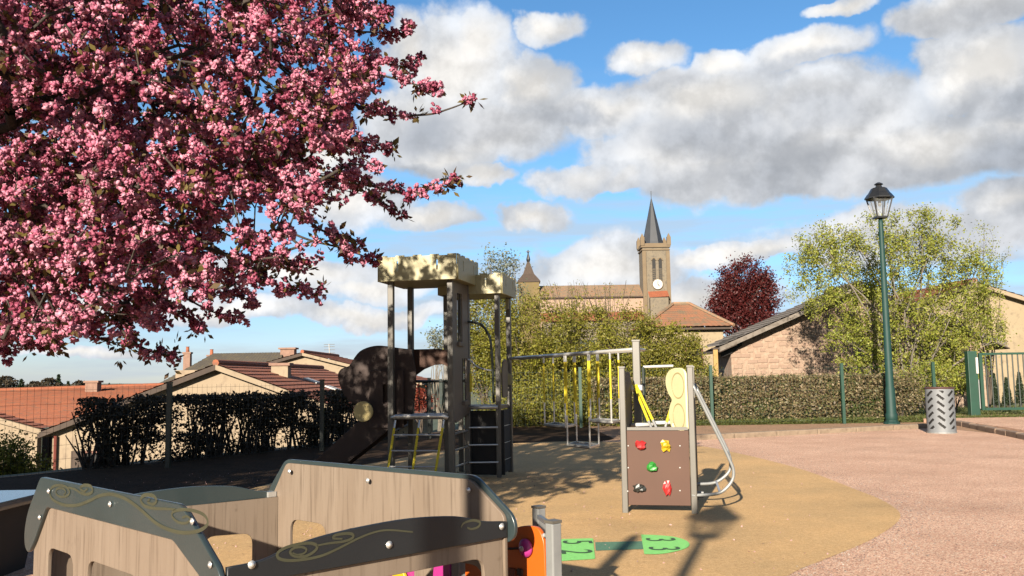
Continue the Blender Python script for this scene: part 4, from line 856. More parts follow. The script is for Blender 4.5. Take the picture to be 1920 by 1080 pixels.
# ================================================================== PLAYGROUND EQUIPMENT
TH = R(12); e1 = Vector((math.cos(TH), -math.sin(TH), 0)); e2 = Vector((math.sin(TH), math.cos(TH), 0)); ez = Vector((0, 0, 1))
def castle():
    FR = Vector((-.82, 12.0, 0)); W1 = .83; FL = FR-e1*W1; BR = FR+e2*W1; BL = FL+e2*W1
    t = thing('castle_tower', 'twin turret castle play tower with cream battlements, slide and climbing ropes', 'play tower', FR)
    PW = .078
    def post(p, z1, z0=0., w=PW):
        b = MB().box(p+ez*((z0+z1)/2), (w, w, z1-z0), e1, e2, ez); b.box(p+ez*(z1+.008), (w*1.05, w*1.05, .016), e1, e2, ez); return b.build('post', m_post, t, bevel=.008)
    for p in (FL, FR, BL, BR): post(p, 2.74)
    F2R = Vector((-.215, 12.8, 0)); W2 = .75; F2L = F2R-e1*W2; B2R = F2R+e2*W2; B2L = F2L+e2*W2
    for p in (F2L, F2R, B2R, B2L): post(p, 2.62, w=.068)
    def battlement(c, size, z0, z1, nm):
        """four crenellated boards round a floor board"""
        h = z1-z0; hs = size/2
        fl = MB().box(c+ez*(z0+.02), (size-.05, size-.05, .03), e1, e2, ez); r = fl.build(nm, m_cream, t)
        n = 4; w = size/n
        for k, (o, eu) in enumerate(((c-e2*hs, e1), (c+e1*hs, e2), (c+e2*hs, -e1), (c-e1*hs, -e2))):
            up = [(-hs+.012, 0)]; x = -hs+.012; L_ = 2*hs-.024; top = []
            seg = 9; ws = L_/seg
            for j in range(seg):
                hh = h if j % 2 == 0 else h-.018
                top += [(x+j*ws, hh), (x+(j+1)*ws, hh)]
            ring = [(-hs+.012, 0), (hs-.012, 0)]+top[::-1]
            slots = []
            for sx in (-.25, .25):
                q = sx*size; slots.append([(q-.012, h*.38), (q+.012, h*.38), (q+.012, h*.78), (q-.012, h*.78)])
            plate('battlement_board', ring, slots, .022, o+ez*z0, eu, ez, m_cream, r, .002)
    cR = (FL+FR+BL+BR)/4; battlement(cR, 1.10, 2.69, 3.03, 'battlement')
    cR2 = (F2L+F2R+B2L+B2R)/4; battlement(cR2, .93, 2.57, 2.86, 'battlement')
    # platforms
    PZ = .88
    MB().box(cR+ez*PZ, (W1-.02, W1-.02, .05), e1, e2, ez).build('platform', m_taupe, t)
    MB().box(cR2+ez*(.97), (W2-.02, W2-.02, .05), e1, e2, ez).build('platform', m_taupe, t)
    MB().tube([FL+ez*(PZ+.0)-e2*.06+e1*.03, FL+ez*(PZ+.02)-e2*.08+e1*.10, FR+ez*(PZ+.02)-e2*.08-e1*.10, FR+ez*(PZ-.01)-e2*.06-e1*.03], .030, 10).build('front_tube', m_stain, t, smooth=True)
    MB().tube([BR+ez*.98-e2*.05, F2R+ez*.98-e2*.05], .028, 10).build('front_tube', m_stain, t, smooth=True)
    # tower wall board on the right side with two barred windows
    w = W1-PW-.01; z0, z1 = .80, 2.685
    h1 = rounded([(.18, 1.08), (.44, 1.08), (.44, 1.74), (.18, 1.74)], .03); h2 = rounded([(.40, .28), (.66, .28), (.66, .86), (.40, .86)], .03)
    wp = plate('wall_panel', [(0, .05), (.10, 0), (w, .10), (w, z1-z0), (0, z1-z0)], [h1, h2], .02, FR+e2*(PW/2+.005)+e1*.02+ez*z0, e2, ez, m_taupe, t)
    for (u0, u1, v0, v1) in ((.18, .44, 1.08, 1.74), (.40, .66, .28, .86)):
        for f in (.33, .66):
            a_ = FR+e2*(PW/2+.005+u0+(u1-u0)*f)+e1*.02; MB().bar(a_+ez*(z0+v0), a_+ez*(z0+v1), .014).build('window_bar', m_black, wp)
        a_ = FR+e2*(PW/2+.005+(u0+u1)/2)+e1*.05; MB().box(a_+ez*(z0+v0-.03), (.05, u1-u0+.04, .05), e1, e2, ez).build('window_sill', m_taupe, wp)
    # back parapet with curved lower edge
    bo = BL+e2*.05; a1 = [(-.55, .86), (-.45, .92), (-.2, .93), (.42, .93), (.55, .90), (.55, .66), (.47, .71), (.33, .70), (.18, .64), (.05, .55), (-.08, .50), (-.55, .50)]
    plate('parapet_panel', a1, [], .022, bo+ez*PZ, e1, ez, m_brown, t)
    # railing on the back side
    MB().tube([BL+ez*1.35, BR+ez*1.35], .018, 8).build('rail', m_dgreen, t, smooth=True)
    for k in range(6): a_ = BL.lerp(BR, (k+1)/7); MB().tube([a_+ez*.92, a_+ez*1.35], .010, 6).build('rail_bar', m_dgreen, t)
    # mushroom shaped slide panel on the left side, facing the viewer
    oo = FL+e2*.16
    def px2(p): # photo outline onto the board's plane
        q = onplane(p[0], p[1], oo, e2); d = q-oo; return (d.dot(e1), d.z)
    out = [px2(p) for p in ((772, 655), (745, 652), (715, 648), (695, 650), (676, 658), (664, 672), (655, 686), (640, 692), (634, 705), (640, 728), (652, 748), (668, 757), (684, 754), (690, 790), (760, 792), (776, 760), (780, 700))]
    out = [tuple(p) for p in catmull(out+[out[0]], 3)][:-1]
    sl = plate('slide_panel', out, [], .024, oo, e1, ez, m_dbrown, t)
    c = px2((696, 770)); cir = [(c[0]+.135*math.cos(a), c[1]+.135*math.sin(a)) for a in np.linspace(0, 2*math.pi, 28, endpoint=False)]
    plate('round_window', cir, [], .03, oo-e2*.29, e1, ez, mat('olive_disc', (.45, .36, .14), (.40, .32, .12), 6, .4, k=1), t)
    plate('entry_side', [(-.04, -.22), (.46, -.22), (.46, .55), (-.02, .55)], [[(.17, .10), (.23, .10), (.23, .36), (.17, .36)]], .02, FL-e1*.02+ez*(PZ+.08)-e1*.30+e2*.1, e1, ez, m_dbrown, t)
    # slide: chute with two deep side boards, running to the left and a little forward
    S0 = FL+e2*.42+ez*(PZ+.03); sd = (-e1*1.0-e2*.12).normalized(); cross = Vector((-sd.y, sd.x, 0))
    top = S0; bot = S0+sd*1.22-ez*.78
    run = [top, top+sd*.14-ez*.02, top+sd*.32-ez*.14, bot-sd*.18+ez*.12, bot, bot+sd*.26-ez*.02]
    for sg in (-1, 1):
        o = top+cross*.26*sg; hor = sd
        up_ = [(-.02, .12), (.14, .17), (.34, .08), (1.12, -.58), (1.32, -.68), (1.50, -.70), (1.51, -.80), (1.25, -.90), (1.05, -.89), (.30, -.34), (.1, -.18), (-.02, -.14)]
        plate('slide_side', [tuple(p) for p in catmull(up_+[up_[0]], 3)][:-1], [], .022, o, hor, ez, m_dbrown, t)
    mb = MB()
    for i in range(len(run)-1): a_, b_ = run[i], run[i+1]; mb.quad(a_-cross*.25, b_-cross*.25, b_+cross*.25, a_+cross*.25)
    mb.build('slide_chute', m_stain, t)
    MB().box(bot+sd*.12-ez*(bot.z/2+.01), (.07, .3, bot.z), sd, cross, ez).build('slide_foot', m_steel, t)
    # climbing ropes with rungs under the front of the platform
    net = thing_part('climbing_net', t, FL)
    for f0, f1 in ((.10, .03), (.50, .44), (.90, .80)):
        a_ = FL.lerp(FR, f0)+ez*(PZ-.03)-e2*.08; b_ = FL.lerp(FR, f1)+ez*.02-e2*.30
        MB().tube([a_, a_.lerp(b_, .12)], .017, 8).build('rope_end', m_stain, net); MB().tube([a_.lerp(b_, .12), b_], .017, 7).build('rope', m_yel, net)
    for z in (.26, .46, .66):
        f = (PZ-z)/PZ; a_ = FL.lerp(FR, .10-.07*f)+ez*z-e2*(.08+.22*f); b_ = FL.lerp(FR, .90-.10*f)+ez*z-e2*(.08+.22*f); MB().tube([a_, b_], .012, 7).build('rung', m_stain, net)
    # side ladder rungs between FR and BR, and between BR and tower two
    for z in (.22, .44, .66): MB().tube([FR+ez*z, BR+ez*z], .014, 7).build('rung', m_stain, t)
    for z in (.12, .36, .60, .78)[0:3]: MB().tube([BR+ez*(z+.1)-e2*.05+e1*.03, F2R+ez*(z+.1)-e2*.05], .012, 7).build('rung', m_stain, t); MB().tube([F2R+ez*(z+.1), B2R+ez*(z+.1)], .012, 7).build('rung', m_stain, t)
    plate('climbing_panel', [(.02, .04), (.50, .04), (.50, .93), (.02, .93)], [], .02, BR+e2*.10, e1, ez, m_dark, t)
    plate('climbing_panel', [(.04, .04), (W2-.04, .04), (W2-.04, .93), (.04, .93)], [], .02, F2R+e1*.0, e2, ez, m_dark, t)
    # bent handrails
    def arc(pts, r, nm='handrail', mt=m_dgreen): MB().tube(catmull([tuple(p) for p in pts], 5), r, 8).build(nm, mt, t, smooth=True)
    arc([P(868, 605, 12.75), P(884, 604, 12.75), P(902, 609, 12.72), P(916, 628, 12.7), P(922, 660, 12.7), P(926, 755, 12.75)], .018)
    arc([P(868, 672, 12.75), P(882, 676, 12.74), P(895, 688, 12.72), P(915, 694, 12.7), P(926, 694, 12.75)], .012, mt=m_stain)
    MB().tube([P(882, 700, 12.8), P(882, 735, 12.8)], .022, 8).build('rope', m_yel, t)
    a_ = (F2R+B2R)/2; plate('turret_board', rounded([(-.16, .10), (.16, .10), (.18, .60), (.05, .66), (-.1, .62), (-.18, .5)], .04), [], .02, a_+ez*1.0+e1*.01, e2, ez, m_taupe, t)
    plate('turret_board', rounded([(-.10, 0), (.12, 0), (.12, .16), (-.10, .18)], .02), [], .02, B2R-e2*.12-e1*.05+ez*1.28, e1, ez, m_cream, t)
    MB().bar(B2R+ez*2.55-e2*.05, B2R+ez*2.40-e2*.09, .05, .03).build('bracket', m_cream, t)
    # overhead beams out to the climbing tower
    K = Vector((1.41, 10.4, 0)); 
    A = B2R+ez*1.67; 
    MB().tube([A, K+ez*1.69], .020, 10).build('overhead_beam', m_stain, t, smooth=True)
    off = (e2+e1*.15).normalized()*.42
    MB().tube([A+off, K+ez*1.69+off], .018, 10).build('overhead_beam', m_stain, t, smooth=True)
    mb = MB()
    for f in (0.0, 1.0): q = A.lerp(K+ez*1.69, f); mb.tube([q, q+off], .018, 8)
    mb.build('beam_tie', m_stain, t)
    return A, K, off
def thing_part(name, parent, loc):
    o = bpy.data.objects.new(name, None); COL.objects.link(o); o.parent = parent; o.location = Vector(loc)-wpos(parent); ORG[o] = Vector(loc)-ORG[parent]; o.empty_display_size = .1; return o
A, K, OFF = castle()
# hanging steps
def hang_step(px0, px1, ybot, label):
    top0 = None; bA, bB = A, K+ez*1.69; d = (bB-A)
    def at(px):
        best = min(np.linspace(0, 1, 400), key=lambda f: abs(960+F_PX*((bA+d*f-Vector((0, 0, CAM_Z))).dot(_r))/((bA+d*f-Vector((0, 0, CAM_Z))).dot(_f))-px)); return bA+d*best
    p0, p1 = at(px0), at(px1); zb = P((px0+px1)/2, ybot, (p0.y+p1.y)/2).z
    t = thing('hanging_step', label, 'hanging step', Vector(((p0.x+p1.x)/2, (p0.y+p1.y)/2, zb)), 'hanging steps under the overhead beams')
    for p in (p0, p1, p0+OFF, p1+OFF):
        h = p.z-zb; y0 = .30 if h < .8 else .36
        MB().tube([p-ez*.01, p-ez*.10], .012, 7).build('rod_end', m_stain, t)
        MB().tube([p-ez*.10, p-ez*(h*.68)], .0115, 7).build('rope', m_yel, t)
        MB().tube([p-ez*(h*.68), Vector((p.x, p.y, zb))], .011, 7).build('rod', m_stain, t)
    w = (p1-p0); w.z = 0; q = [Vector((p.x, p.y, zb)) for p in (p0, p1, p1+OFF, p0+OFF)]
    mb = MB()
    for i in range(4): mb.bar(q[i], q[(i+1) % 4], .024)
    mb.build('step_frame', m_stain, t); mb = MB(); c = (q[0]+q[2])/2
    mb.box(c-ez*.016, (w.length*.94, OFF.length*.92, .02), w, OFF, ez); mb.build('step_board', m_taupe, t)
hang_step(1019, 1058, 798, 'left hanging step beneath the overhead beam, hung higher than the middle one')
hang_step(1061, 1102, 836, 'lowest hanging step, in the middle beneath the overhead beam')
hang_step(1105, 1143, 790, 'right hanging step beneath the overhead beam, nearest the climbing tower')

def climbing_tower():
    FLp = G(1165, 958); FLp = Vector((1.12, 9.40, 0)); W_ = .69; FRp = FLp+e1*W_; BLp = FLp+e2*1.0+e1*.05; BRp = FRp+e2*1.0
    t = thing('climbing_tower', 'low climbing tower with brown climbing wall and five coloured holds', 'climbing tower', FLp)
    PW = .062
    def post(p, z1, w=PW, mt=m_post):
        MB().box(p+ez*z1/2, (w, w, z1), e1, e2, ez).build('post', mt, t, bevel=.008); MB().box(p+ez*(z1+.008), (w*1.08, w*1.08, .016), e1, e2, ez).build('post_cap', m_post, t)
    post(FLp, 1.47); post(FRp, 1.47); post(Vector((K.x, K.y, 0)), 1.78, .085); post(BRp, 1.47)
    MB().box(Vector((K.x, K.y, 1.25)), (.13, .13, .07), e1, e2, ez).build('clamp', m_stain, t, bevel=.015)
    MB().box(Vector((K.x-.07, K.y-.03, 1.27)), (.12, .03, .03), e1, e2, ez).build('clamp_arm', m_steel, t)
    w = W_-PW-.006; z0, z1 = .085, .83; o = FLp+e1*(PW/2+.003)-e2*.012
    pn = plate('climbing_wall', rounded([(0, z0), (w, z0), (w, z1), (0, z1)], .006), [], .022, o, e1, ez, m_brown, t)
    def blob(c, r, cmat, sq, seed):
        random.seed(seed); me = MB().ball((0, 0, 0), r, sq, 9, 6); vv = [Vector(v)*random.uniform(.66, 1.3) for v in me.v]; me.v = [tuple(e1*v.x-e2*(v.y)+ez*v.z+c) for v in vv]; me.build('hold', cmat, pn)
    hm = {'r': mat('red_hold', (.62, .03, .03), None, 12, .45), 'y': mat('yellow_hold', (.75, .50, .01), None, 12, .45), 'g': mat('green_hold', (.04, .38, .05), None, 12, .45), 'k': mat('charcoal_hold', (.035, .04, .035), None, 12, .45)}
    for px, py, cc_, sq in ((1201, 834, 'r', (1.25, .8, .8)), (1249, 836, 'y', (1., .8, 1.1)), (1223, 876, 'g', (1.0, .8, .9)), (1198, 915, 'k', (1.25, .8, .85)), (1251, 915, 'r', (.72, .8, 1.3))):
        c = onplane(px, py, o-e2*.02, e2); blob(c-e2*.012, .052, hm[cc_], sq, px)
    for px, py in ((1178, 836), (1178, 877), (1177, 921), (1275, 836), (1275, 877), (1275, 920)):
        c = onplane(px, py, o-e2*.014, e2); MB().ball(c, .0085, (1, 1, 1), 8, 4).build('bolt', m_white, pn, smooth=True)
    MB().box((FLp+FRp+BLp+BRp)/4+ez*.80, (W_-.08, .96, .035), e1, e2, ez).build('platform', m_dbrown, t)
    MB().bar(o+ez*(z1+.02)+e1*.005, o+ez*(z1+.02)+e1*(w-.005), .02, .03).build('top_strip', m_post, t)
    # left guard board and cream figure board on the right, both running to the back posts
    plate('guard_board', rounded([(0, 0), (.86, 0), (.86, .50), (.70, .60), (.12, .60), (0, .55)], .04), [], .018, FLp+e1*.012+e2*.05+ez*.83, e2, ez, m_dbrown, t)
    q = [(0.03, 0), (.34, -.02), (.46, .06), (.50, .18), (.45, .28), (.38, .33), (.48, .38), (.56, .48), (.55, .58), (.45, .64), (.30, .665), (.12, .66), (.03, .62)]
    q = rounded(q, .05, 3); hole = [(.38+.028*math.cos(a), .07+.028*math.sin(a)) for a in np.linspace(0, 6.28, 12, endpoint=False)]
    fd = Vector((-.22, .975, 0)).normalized()
    pb = plate('figure_board', q, [hole], .022, FRp-e1*.03+e2*.03+ez*.80, fd, ez, mat('pale_yellow_board', (.86, .79, .46), (.80, .72, .40), 4, .45, k=.9), t)
    mb = MB(); pts = [(.22+.16*math.cos(a), .48+.13*math.sin(a)) for a in np.linspace(-.3, 5.9, 14)]; oo = FRp-e1*.03+e2*.03+ez*.80
    ribbon(mb, pts, .016, oo, fd, ez, -.0135); pts = [(.22+.15*math.cos(a), .16+.13*math.sin(a)) for a in np.linspace(.3, 6.5, 14)]; ribbon(mb, pts, .016, oo, fd, ez, -.0135); mb.build('engraved_line', mat('ochre_line', (.80, .66, .30), None, 5, .5), pb)
    # ropes, tubes on the platform
    for a_, b_ in ((P(1188, 722, 10.35), P(1216, 790, 9.9)), (P(1193, 722, 10.35), P(1224, 788, 9.9)), (P(1262, 752, 10.0), P(1250, 792, 9.9))):
        MB().tube([a_, b_], .015, 7).build('rope', m_yel, t); MB().tube([b_, b_+(b_-a_)*.22], .013, 7).build('rope_end', m_stain, t)
    for a_, b_ in ((P(1183, 797, 9.95), P(1224, 796, 9.95)), (P(1224, 793, 10.3), P(1268, 792, 10.3))): MB().tube([a_, b_], .022, 8).build('step_tube', m_white, t, smooth=True)
    MB().tube([P(1206, 688, 12.3), P(1262, 686, 12.3)], .018, 8).build('far_bar', m_white, t)
    MB().tube([P(1206, 688, 12.3), Vector((P(1206, 688, 12.3).x, 12.3, 0))], .02, 8).build('far_bar_leg', m_dgreen, t)
    # bent sliding poles on the right
    for (off_, pts) in ((0, [(1296, 716), (1330, 784), (1357, 838), (1368, 862), (1375, 880), (1374, 898), (1362, 915), (1343, 926), (1297, 929)]), (.34, [(1302, 720), (1335, 786), (1358, 832), (1366, 850), (1370, 868), (1367, 884), (1353, 898), (1335, 906), (1300, 908)])):
        Yp = 9.24+off_; q = [P(x, y, Yp+.0*i) for i, (x, y) in enumerate(pts)]
        MB().tube(catmull([tuple(p) for p in q], 4), .0165, 8).build('sliding_pole', m_steel, t, smooth=True)
    a_, b_ = P(1366, 858, 9.24), P(1364, 846, 9.58); MB().tube([a_, b_], .013, 7).build('cross_tube', m_stain, t)
    a_, b_ = P(1350, 923, 9.24), P(1343, 903, 9.58); MB().tube([a_, b_], .013, 7).build('cross_tube', m_stain, t)
    for s in (0, 1): q = FRp+ez*.16+e2*(.1+.3*s); MB().tube([q, q+e1*.09], .016, 7).build('pole_clamp', m_steel, t)
climbing_tower()

# ---- hopscotch
def hop(): 
    m_lg = mat('light_green_rubber', (.19, .56, .14), (.165, .48, .12), 40, .9, .3, 200, k=1.25); m_dg = mat('dark_green_rubber', (.065, .17, .10), (.05, .14, .085), 40, .9, .3, 200, k=1.25); m_ink = mat('number_rubber', (.03, .13, .045), None, 40, .9)
    a = G(1040, 1011, .012); b = G(1112, 1009, .012); c = G(1116, 1048, .012); d = G(1030, 1053, .012)
    t = thing('hopscotch_marking', 'green rubber hopscotch marking with numbers let into the sandy play surface', 'hopscotch', ((a.x+c.x)/2+.3, c.y, .008))
    def flat(name, ring, z, mt): 
        me = bpy.data.meshes.new(name); me.from_pydata([(p[0], p[1], z) for p in ring], [], [tuple(range(len(ring)))]); me.update(); return link(name, me, mt, t)
    r1 = rounded([(p.x, p.y) for p in (d, c, b, a)], .03); flat('number_square', r1, .012, m_lg)
    a2, b2, c2, d2 = G(1116, 1019), G(1207, 1017), G(1208, 1032), G(1117, 1035); flat('connecting_bar', [(p.x, p.y) for p in (d2, c2, b2, a2)], .011, m_dg)
    tip = [G(*p) for p in ((1202, 1005), (1230, 1006), (1262, 1009), (1284, 1015), (1293, 1023), (1286, 1031), (1262, 1038), (1235, 1042), (1208, 1042))]
    tp = catmull([(p.x, p.y) for p in tip], 4); flat('tongue', [tuple(p) for p in tp][::-1], .013, m_lg)
    for ch, px, py in (('5', 1080, 1020), ('2', 1078, 1038), ('3', 1236, 1015), ('3', 1243, 1032)):
        cu = bpy.data.curves.new('t', 'FONT'); cu.body = ch; cu.size = .42; cu.align_x = 'CENTER'; cu.align_y = 'CENTER'; ob = bpy.data.objects.new('t', cu); me = bpy.data.meshes.new_from_object(ob); bpy.data.objects.remove(ob)
        p = G(px, py); me.transform(Matrix.Translation((p.x, p.y, .016)) @ Matrix.Rotation(R(-90), 4, 'Z') @ Matrix.Diagonal((.9, .85, 1, 1))); me.materials.clear(); me.name = 'number'
        link('number', me, m_ink, t)
hop()

# ---- activity panel behind the playhouse
def activity():
    b = P(1037, 975, 4.1); t = thing('activity_panel', 'orange and magenta activity panel on silver posts beside the playhouse', 'activity panel', (b.x, b.y, 0))
    m_or = mat('orange_board', (.85, .17, .015), (.80, .15, .012), 4, .38); m_mg = mat('magenta_board', (.62, .05, .33), None, 4, .4); m_y = mat('yellow_board', (.85, .62, .02), None, 4, .4)
    c = P(863, 1000, 4.62); u = Vector((b.x-c.x, b.y-c.y, 0)).normalized(); n = u.cross(ez)
    def post(p, z, w=.075): MB().box(Vector((p.x, p.y, z/2)), (w, w*1.1, z), u, n, ez).build('post', m_steel, t, bevel=.006); MB().box(Vector((p.x, p.y, z+.006)), (w*1.08, w*1.15, .012), u, n, ez).build('post_cap', m_post, t)
    post(b, b.z-.012, .050); post(c, .62, .065)
    a = P(1010, 948, 4.85); post(a, a.z-.012, .050)
    o = Vector((c.x, c.y, 0))-n*.0; W_ = Vector((b.x-c.x, b.y-c.y, 0)).length
    q = lambda x, y: ((lambda d: (d.dot(u), d.z))(onplane(x, y, o, n)-o))
    ring = rounded([(.05, .06), (W_-.03, .06), q(1023, 1012), q(1012, 988), q(985, 984), q(950, 996), q(905, 1020), (.05, .56)], .05)
    po = plate('orange_board', ring, [], .022, o, u, ez, m_or, t)
    k = onplane(993, 1026, o-n*.0, n)+(n*-.0); fr = -1 if n.y > 0 else 1; nv = n*fr
    MB().tube([onplane(946, 1028, o, n)+nv*.03, k+nv*.03], .006, 6).build('slider_rod', m_dbrown, po)
    MB().lathe((0, 0, 0), [(.0, 0), (.039, .004), (.042, .018), (.028, .030), (.012, .034)], 18)
    mb = MB().lathe((0, 0, 0), [(.030, 0), (.041, .006), (.042, .018), (.028, .030), (.010, .034)], 18); mb.v = [tuple(u*v[0]+ez*v[1]+nv*(v[2]+.012)+k) for v in mb.v]; mb.build('knob', m_mg, po, smooth=True)
    mb = MB().lathe((0, 0, 0), [(.012, 0), (.012, .008), (.004, .012)], 8); mb.v = [tuple(u*v[0]+ez*v[1]+nv*(v[2]+.044)+k) for v in mb.v]; mb.build('knob_bolt', m_stain, po)
    bb = onplane(1025, 1003, o, n)+nv*.015; MB().ball(bb, .010, (1, 1, 1), 8, 5).build('bolt', m_stain, po)
    bb = onplane(965, 1073, o, n)+nv*.012; MB().box(bb, (.05, .02, .04), u, n, ez).build('slider_block', m_redwood, po); bb = onplane(980, 1072, o, n)+nv*.012; MB().box(bb, (.035, .02, .03), u, n, ez).build('slider_block', m_wood, po)
    # left wing
    o2 = Vector((c.x-.04, c.y, 0)); q2 = lambda x, y: ((lambda d: (d.dot(u), d.z))(onplane(x, y, o2, n)-o2))
    plate('magenta_board', rounded([(-.56, .06), (-.01, .06), (-.01, .50), (-.2, .49), q2(745, 1046), q2(690, 1053), (-.56, .38)], .02), [], .022, o2, u, ez, m_mg, t)
    plate('yellow_board', [q2(733, 1046), q2(757, 1043), q2(772, 1085), q2(768, 1140), q2(752, 1140), q2(750, 1085)], [], .02, o2+nv*.03, u, ez, m_y, t)
    pl_ = Vector((c.x, c.y, 0))-u*.62; post(pl_, .44, .06)
    # bracket joining the two right posts
    p0, p1 = Vector((b.x, b.y+.05, b.z-.035)), Vector((a.x, a.y-.05, a.z-.05)); MB().bar(p0, p1, .02, .02).build('joining_bracket', mat('blue_grey_metal', (.25, .36, .52), None, 8, .3, metal=.4), t)
activity()

# ---- playhouse: four HPL boards with scroll trims
def playhouse():
    A0 = Vector((-2.17, 4.29, 0)); ua = Vector((1, -1, 0)).normalized(); C0 = Vector((-1.24, 5.02, 0)); uc = Vector((.742, -.671, 0)).normalized()
    t = thing('playhouse', 'open low playhouse of oak grain boards with dark scroll trims in the foreground', 'playhouse', (-1.1, 4.1, 0))
    prof = [(-.15, .03), (-.15, .74), (0, .95), (1.414, .95), (1.69, .77), (1.69, .03)]
    w1 = rounded([(.04, .25), (.36, .25), (.36, .655), (.04, .655)], .07); w2 = rounded([(.52, .25), (1.04, .25), (1.04, .66), (.52, .66)], .07); w3 = rounded([(1.15, .12), (1.49, .12), (1.49, .585), (1.15, .585)], .08)
    na = ua.cross(ez); na = na if na.y < 0 else -na       # outward, towards the viewer
    nc = uc.cross(ez); nc = nc if nc.y > 0 else -nc       # outward, away from the viewer
    rf = lambda: rounded(prof, [0, .02, .03, .03, .04, 0])
    pa = plate('front_board', rf(), [w1, w2], .019, A0, ua, ez, m_oak, t, .002)
    pr = [(-.15, .03), (-.15, .74), (0, .95), (1.414, .95), (1.615, .81), (1.62, .03)]; w3 = rounded([(1.15, .12), (1.49, .12), (1.49, .585), (1.15, .585)], .08)
    pc = plate('rear_board', rounded(pr, [0, .02, .03, .03, .03, 0]), [w1, w2, w3], .019, C0, uc, ez, m_oak, t, .002)
    # trim: follows the roof line, .125 deep, rounded foot at the left, running down at the right
    trim = [(-.245, .60), (-.165, .72), (-.03, .968), (1.44, .968), (1.745, .755), (1.745, .10), (1.62, .10), (1.62, .74), (1.37, .835), (.075, .835), (-.135, .575), (-.19, .545)]
    trim = [(-.235, .70), (-.20, .79), (-.035, .968), (1.425, .968), (1.735, .765), (1.735, .10), (1.63, .10), (1.60, .73), (1.365, .838), (.055, .838), (-.10, .66), (-.17, .60), (-.225, .63)]
    tr = rounded(trim, [.05, .05, .03, .03, .06, 0, 0, .03, .02, .03, .03, .05, .05], 4)
    ta = plate('front_trim', tr, [], .019, A0+na*.0195, ua, ez, m_trim_sheen, t, .003)
    trim_r = [(-.235, .70), (-.20, .79), (-.035, .968), (1.425, .968), (1.642, .815), (1.662, .765), (1.650, .715), (1.60, .69), (1.56, .735), (1.365, .838), (.055, .838), (-.10, .66), (-.17, .60), (-.225, .63)]
    tcx = plate('rear_trim', rounded(trim_r, .04, 4), [], .019, C0+nc*.0195, uc, ez, m_trim_sheen, t, .003)
    # end boards
    B0 = A0+ua*1.69+(C0+uc*1.69-(A0+ua*1.69))*.0; B1 = C0+uc*1.595; ub = (B1-B0).normalized(); Lb = (B1-B0).length; nb = ub.cross(ez); nb = nb if nb.y < 0 else -nb
    D0 = A0-ua*.02; D1 = C0-uc*.08; ud = (D1-D0).normalized(); Ld = (D1-D0).length; ndv = ud.cross(ez)
    qb = lambda x, y: ((lambda d: (d.dot(ub), d.z))(onplane(x, y, B0, nb)-B0))
    s0 = qb(688, 1070)[0]; s1 = qb(905, 1060)[0]; zw = qb(900, 1046)[1]
    wb = rounded([(s0, .2), (s1, .2), (s1, zw), (s0, zw)], .06)
    pb = plate('side_board', [(.01, .03), (Lb-.01, .03), (Lb-.01, .76), (.01, .76)], [wb], .019, B0, ub, ez, m_oak, t, .002)
    topz = [(.0, .785), (.12, .79), (.22, .815), (.34, .838), (.52, .853), (.75, .858), (.98, .84), (1.12, .805), (Lb, .788)]
    bt = [(Lb, .722), (.9, .722), (.4, .722), (0, .722)]
    tb = plate('side_trim', [tuple(p) for p in catmull(topz, 4)]+bt, [], .019, B0+nb*.0195, ub, ez, m_trim_shaded, t, .003)
    wd = rounded([(Ld-.42, .15), (Ld-.15, .15), (Ld-.15, .585), (Ld-.42, .60)], .06)
    pd = plate('side_board', [(.01, .03), (Ld-.01, .03), (Ld-.01, .765), (.01, .765)], [wd], .019, D0, ud, ez, m_oak, t, .002)
    tz = [(p[0]*Ld/Lb, p[1]) for p in topz]; ndo = ndv if ndv.x < 0 else -ndv
    plate('side_trim', [tuple(p) for p in catmull(tz, 4)]+[(Ld, .722), (0, .722)], [], .019, D0+ndo*.0195, ud, ez, m_trim_sheen, t, .003)
    # bolts
    def bolt(o, n, u, uu, z, r=.0088, par=t):
        c = o+u*uu+ez*z+n*.022; mb = MB().ball(c, r, (1, 1, 1), 10, 6); mb.lathe((0, 0, 0), [(r*1.35, 0), (r*1.35, .003)], 12); k = len(mb.v)-24
        mb.v = mb.v[:k]+[tuple(u*v[0]+ez*v[1]+n*v[2]+c) for v in mb.v[k:]]; mb.build('bolt', m_stain, par, smooth=True)
    oA = A0+na*.012
    for px, py in ((101, 920), (84, 969), (217, 944), (372, 976), (406, 1057)):
        q = onplane(px, py, oA, na)-oA; bolt(oA, na, ua, q.dot(ua), q.z, par=ta)
    oB = B0+nb*.012
    for px, py in ((466, 1057), (723, 1020), (934, 986)):
        q = onplane(px, py, oB, nb)-oB; bolt(oB, nb, ub, q.dot(ub), q.z, .0105, par=tb)
    for px, py in ((549, 883), (696, 900), (885, 918)):
        oC = C0-nc*.012; q = onplane(px, py, oC, nc)-oC; bolt(oC-nc*-.0, -nc, uc, q.dot(uc), q.z, .0095, par=pc)
    # bracket joining the side and rear boards
    q = onplane(512, 926, C0-nc*.02, nc); MB().box(q-nc*.02, (.05, .05, .03), uc, nc, ez).ball(q-nc*.05-uc*.02, .014, (1, 1, 1), 8, 5).build('corner_bracket', m_stain, t)
    # scroll ornaments: flat print inlaid in the trims
    def scrolls(paths, org, k, o, n, u, w, par, off):
        for pth in paths:
            mb = MB(); pts = []
            for zx, zy in pth: px, py = org[0]+zx/k, org[1]+zy/k; d = onplane(px, py, o, n)-o; pts.append((d.dot(u), d.z))
            ribbon(mb, pts, w, o, u, ez, off); mb.build('scroll_ornament', m_olive, par)
    s = 3.556
